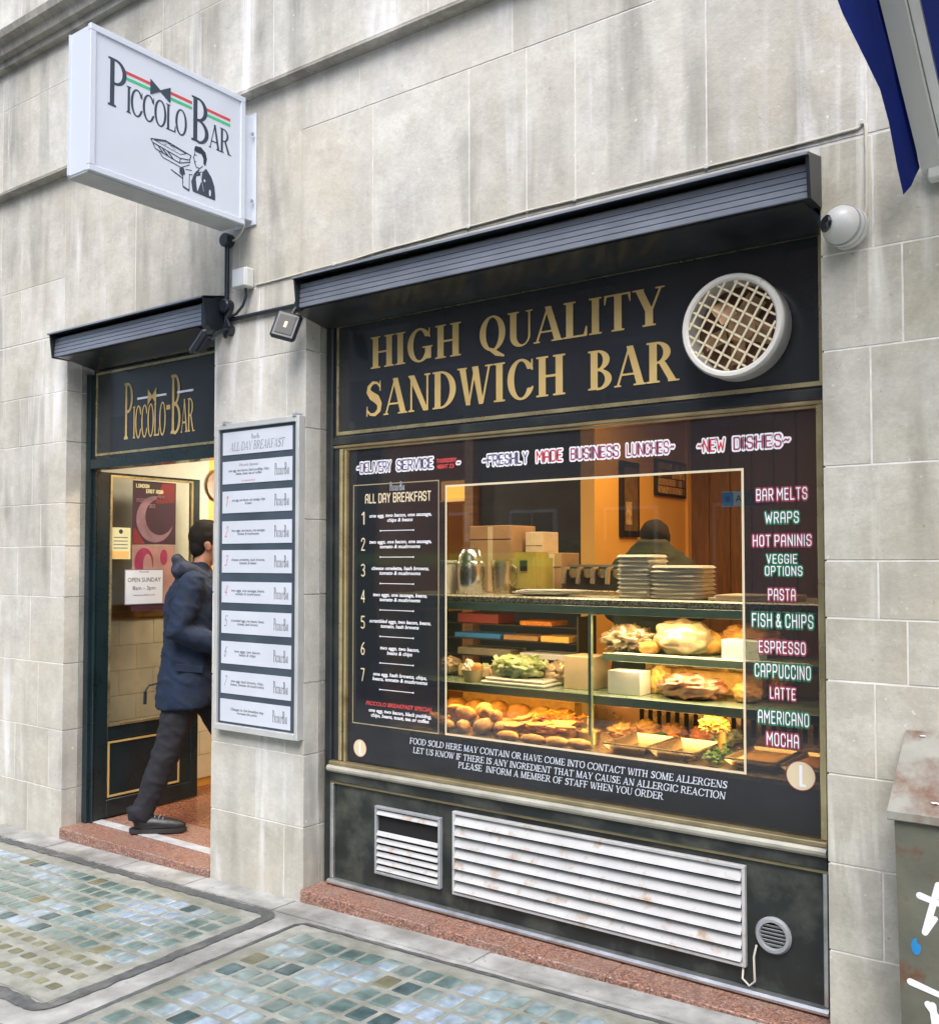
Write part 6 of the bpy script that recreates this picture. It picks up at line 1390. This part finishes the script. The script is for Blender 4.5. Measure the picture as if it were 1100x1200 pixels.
for k in range(140):
    mtx = Matrix.Translation((-1.50+rr.gauss(0, .022), .40+rr.gauss(0, .05), DZ+.012+abs(rr.gauss(0, .018)))) @ Matrix.Rotation(rr.uniform(0, 6), 4, 'Z') @ Matrix.Rotation(rr.uniform(-1, 1), 4, 'X'); bx(hbm, -.009, .009, -.006, .006, -.0006, .0006, 0, mtx)
hb2 = thing('parsley_bunch', (-1.50, .40, DZ), 'small bunch of green parsley between the steel trays', 'herbs'); obj('leaves', hbm, 'herb', hb2, kind='stuff')
cf = thing('carved_loaf_piece', (-1.54, .52, DZ), 'knobbly golden bread piece standing on a stick above the parsley', 'bread')
bm = nb(); ellipsoid(bm, (-1.56, .50, DZ+.125), (.058, .045, .036), None, 4, nz=.5, seed=31, ns=26); obj('crumb', bm, 'cheese', cf, smooth=50); bm = nb(); tube(bm, [(-1.515, .49, DZ+.0), (-1.525, .495, DZ+.05), (-1.53, .50, DZ+.12)], [.014, .017, .020], 10); obj('stalk', bm, 'cheese', cf, smooth=50)

# more stock: back rows of the shelves and deck
box('duckboard', -2.95, -1.9, 1.5, 2.1, -.0155, .119, 'wood', None, bev=.004, label='low wooden duckboard under the shop worker behind the counter', cat='duckboard')
rr = random.Random(21)
pos_ = ['nearest the glass post', 'second from the glass post', 'third from the glass post', 'fourth from the glass post', 'fifth from the glass post']
for k in range(5):
    x = -1.99+k*.17; bm = nb(); ellipsoid(bm, (x, .735, MZ+.03), (.075, .034, .030), Matrix.Rotation(rr.uniform(-.5, .5), 3, 'Z'), 3, nz=.12, seed=60+k); o = obj('baguette', bm, 'bread', None, smooth=70, label='golden baguette at the back of the upper glass shelf, '+pos_[k], cat='baguette'); rest(o, MZ)
cols = ['cheese', 'cardboard_pale', 'folder_red', 'orange_food', 'box_white', 'cardboard', 'olive_plastic']
nm_ = ['yellow', 'tan', 'dark red', 'orange', 'off-white', 'brown', 'olive']
for k in range(7):
    x = -2.02+k*.135; h_ = .07+.05*rr.random()
    if k in (1, 2, 3): h_ = .040
    box('food_carton', x+.002, x+.118, .815, .857, LZ+.0005 if k > 9 else LZ+.0005, LZ+.0005+h_+.06, cols[k], None, bev=.003, label='%s food carton at the back of the lower shelf right of the post' % nm_[k], cat='carton')
for k in range(6):
    x = -2.98+k*.125; bm = nb(); ellipsoid(bm, (x, .66, DZ+.04), (.070, .055, .052), Matrix.Rotation(rr.uniform(-.5, .5), 3, 'Z'), 3, nz=.16, seed=80+k)
    o = obj('crusty_loaf', bm, 'bread', None, smooth=70, label='crusty loaf at the back of the deck behind the potatoes, %s from the left' % ['first', 'second', 'third', 'fourth', 'fifth', 'sixth'][k], cat='loaf'); rest(o, DZ)
box('orange_crate', -3.02, -2.36, .76, .835, DZ+.0005, DZ+.125, 'cheese', None, bev=.004, label='long yellow-orange crate along the back of the deck behind the loaves', cat='crate')
for k in range(5):
    x = -2.86+k*.11; bm = nb(); bx(bm, x-.045, x+.045, .56, .62, LZ+.0005, LZ+.055+.012*rr.random(), .010, None, 3); 
    single('wrapped_sandwich', bm, ['bag_plastic', 'cardboard_pale', 'bag_foil', 'box_white', 'cheese'][k], 'wrapped sandwich behind the paper bowl and salad bag, %s in its row' % ['leftmost', 'second', 'middle', 'fourth', 'rightmost'][k], 'sandwich', smooth=50) if k not in (2, 3, 4) else bm.free()
for k in range(7):
    x = -1.985+k*.030; bm = nb(); ellipsoid(bm, (x, .66+.03*(k % 2), DZ+.022), (.034, .026, .022), None, 2, nz=.3, seed=90+k)
    o = obj('stuffed_pepper', bm, 'orange_food' if k % 3 == 0 else ('herb' if k % 3 == 1 else 'cheese'), None, smooth=80, label='small %s salad lump behind the left steel tray, %s in the row' % (['red-orange', 'green', 'yellow'][k % 3], ['first', 'second', 'third', 'fourth', 'fifth', 'sixth', 'last'][k]), cat='salad'); rest(o, DZ)
gb = nb(); rr = random.Random(77)
for k in range(110):
    x = rr.uniform(-5.2, -1.3); y = rr.uniform(-1.6, -.02) if rr.random() < .5 else rr.uniform(-.20, -.03); s_ = rr.uniform(.0015, .004)
    if -3.4 < x < -.95 and y > -.03: continue
    bx(gb, -s_, s_, -s_*.7, s_*.7, 0, s_*.5, s_*.2, Matrix.Translation((x, y, gz(x)+.0075)) @ Matrix.Rotation(rr.uniform(0, 3), 4, 'Z'))
obj('pavement_grit', gb, 'cement_warm', None, kind='stuff', label='pale grit and crumbs scattered on the pavement', cat='grit')
def lump(nm, x, y, z, r_, m_, label, cat, seed, nz=.28):
    bm = nb(); ellipsoid(bm, (x, y, z+r_[2]), r_, Matrix.Rotation(seed*.9, 3, 'Z'), 4, nz=nz, seed=seed, ns=13); o = obj(nm, bm, m_, None, smooth=170, label=label, cat=cat); rest(o, z)
for k, (x, m_, nm2) in enumerate(((-1.90, 'bag_plastic', 'pale film-wrapped'), (-1.78, 'bread', 'golden brown'), (-1.60, 'cheese', 'yellow'), (-1.47, 'bag_foil', 'dark crumpled'), (-1.36, 'orange_food', 'orange red'))):
    lump('wrapped_bundle', x, .725, LZ, (.065, .045, .055), m_, '%s bundle in the second row of the lower shelf, behind the sliced meat' % nm2, 'bundle', 120+k)
for k, (x, m_, nm2) in enumerate(((-2.98, 'bag_foil', 'dark crumpled'), (-2.62, 'bread', 'brown crusted'), (-2.40, 'bag_plastic', 'pale film-wrapped'))):
    lump('wrapped_bundle', x, .60, LZ, (.060, .040, .045), m_, '%s bundle behind the bowl and salad bag on the lower shelf' % nm2, 'bundle', 130+k)
for k, (x, y, m_, nm2) in enumerate(((-2.02, .60, 'bread', 'toasted brown'), (-1.97, .72, 'cheese', 'yellow'), (-1.84, .73, 'bread', 'golden'), (-1.70, .74, 'orange_food', 'orange'), (-1.60, .73, 'lettuce', 'pale green'), (-1.40, .70, 'bread', 'pale crusted'))):
    lump('filling_heap', x, y, DZ, (.062, .05, .034), m_, '%s heap of filling behind the steel trays on the deck' % nm2, 'food', 140+k, .45)
gb3 = nb(); rr = random.Random(5)
for k in range(60):
    bx(gb3, -.014, .014, -.009, .009, -.0012, .0012, 0, Matrix.Translation((-2.53+rr.gauss(0, .07), .52+rr.gauss(0, .04), 1.095+rr.uniform(-.02, .025))) @ Matrix.Rotation(rr.uniform(0, 6), 4, 'Z') @ Matrix.Rotation(rr.uniform(-1, 1), 4, 'X') @ Matrix.Rotation(rr.uniform(-1, 1), 4, 'Y'))
obj('lettuce_shreds', gb3, 'lettuce', None, kind='stuff', label='pale shredded lettuce spilling on top of the salad bag', cat='lettuce')
# parked van on the road behind the camera: only its reflection shows, as a green band across the glass
vn = thing('parked_van', (-7.0, -7.0, -.24), 'green van parked in the road, reflected as a band in the shop window', 'van')
VX0, VX1, VY0, VY1 = -9.4, -4.2, -8.0, -6.1
bm = nb(); prism = [(VX0, .12), (VX0, 1.62), (VX0+.25, 1.78), (VX1-1.5, 1.80), (VX1-.75, 1.10), (VX1-.05, .95), (VX1, .12)]
a = [bm.verts.new((x, VY0, z)) for x, z in prism]; b = [bm.verts.new((x, VY1, z)) for x, z in prism]
for i in range(len(prism)): bm.faces.new((a[i], a[(i+1) % 7], b[(i+1) % 7], b[i]))
bm.faces.new(a[::-1]); bm.faces.new(b); bmesh.ops.bevel(bm, geom=bm.edges[:], offset=.05, segments=2, affect='EDGES'); obj('body', bm, 'van_green', vn, smooth=40)
box('roof_stripe', VX0+.1, VX1-1.62, VY1, VY1+.012, 1.50, 1.66, 'van_stripe', vn)
box('side_window', VX1-1.75, VX1-1.02, VY1, VY1+.01, 1.05, 1.42, 'opposite_glass', vn)
for x in (VX0+.9, VX1-.85):
    for y in (VY0+.02, VY1-.02):
        w_ = nb(); lathe(w_, [(0, -.09), (.30, -.09), (.33, -.06), (.33, .06), (.30, .09), (0, .09)], 28, Matrix.Translation((x, y, .09)) @ Matrix.Rotation(R(90), 4, 'X')); wo = obj('wheel', w_, 'black_plastic', vn, smooth=40)
        w_ = nb(); lathe(w_, [(0, -.10), (.19, -.10), (.19, .10), (0, .10)], 20, Matrix.Translation((x, y, .09)) @ Matrix.Rotation(R(90), 4, 'X')); obj('rim', w_, 'grey_plastic', wo, smooth=40)
bake_all()
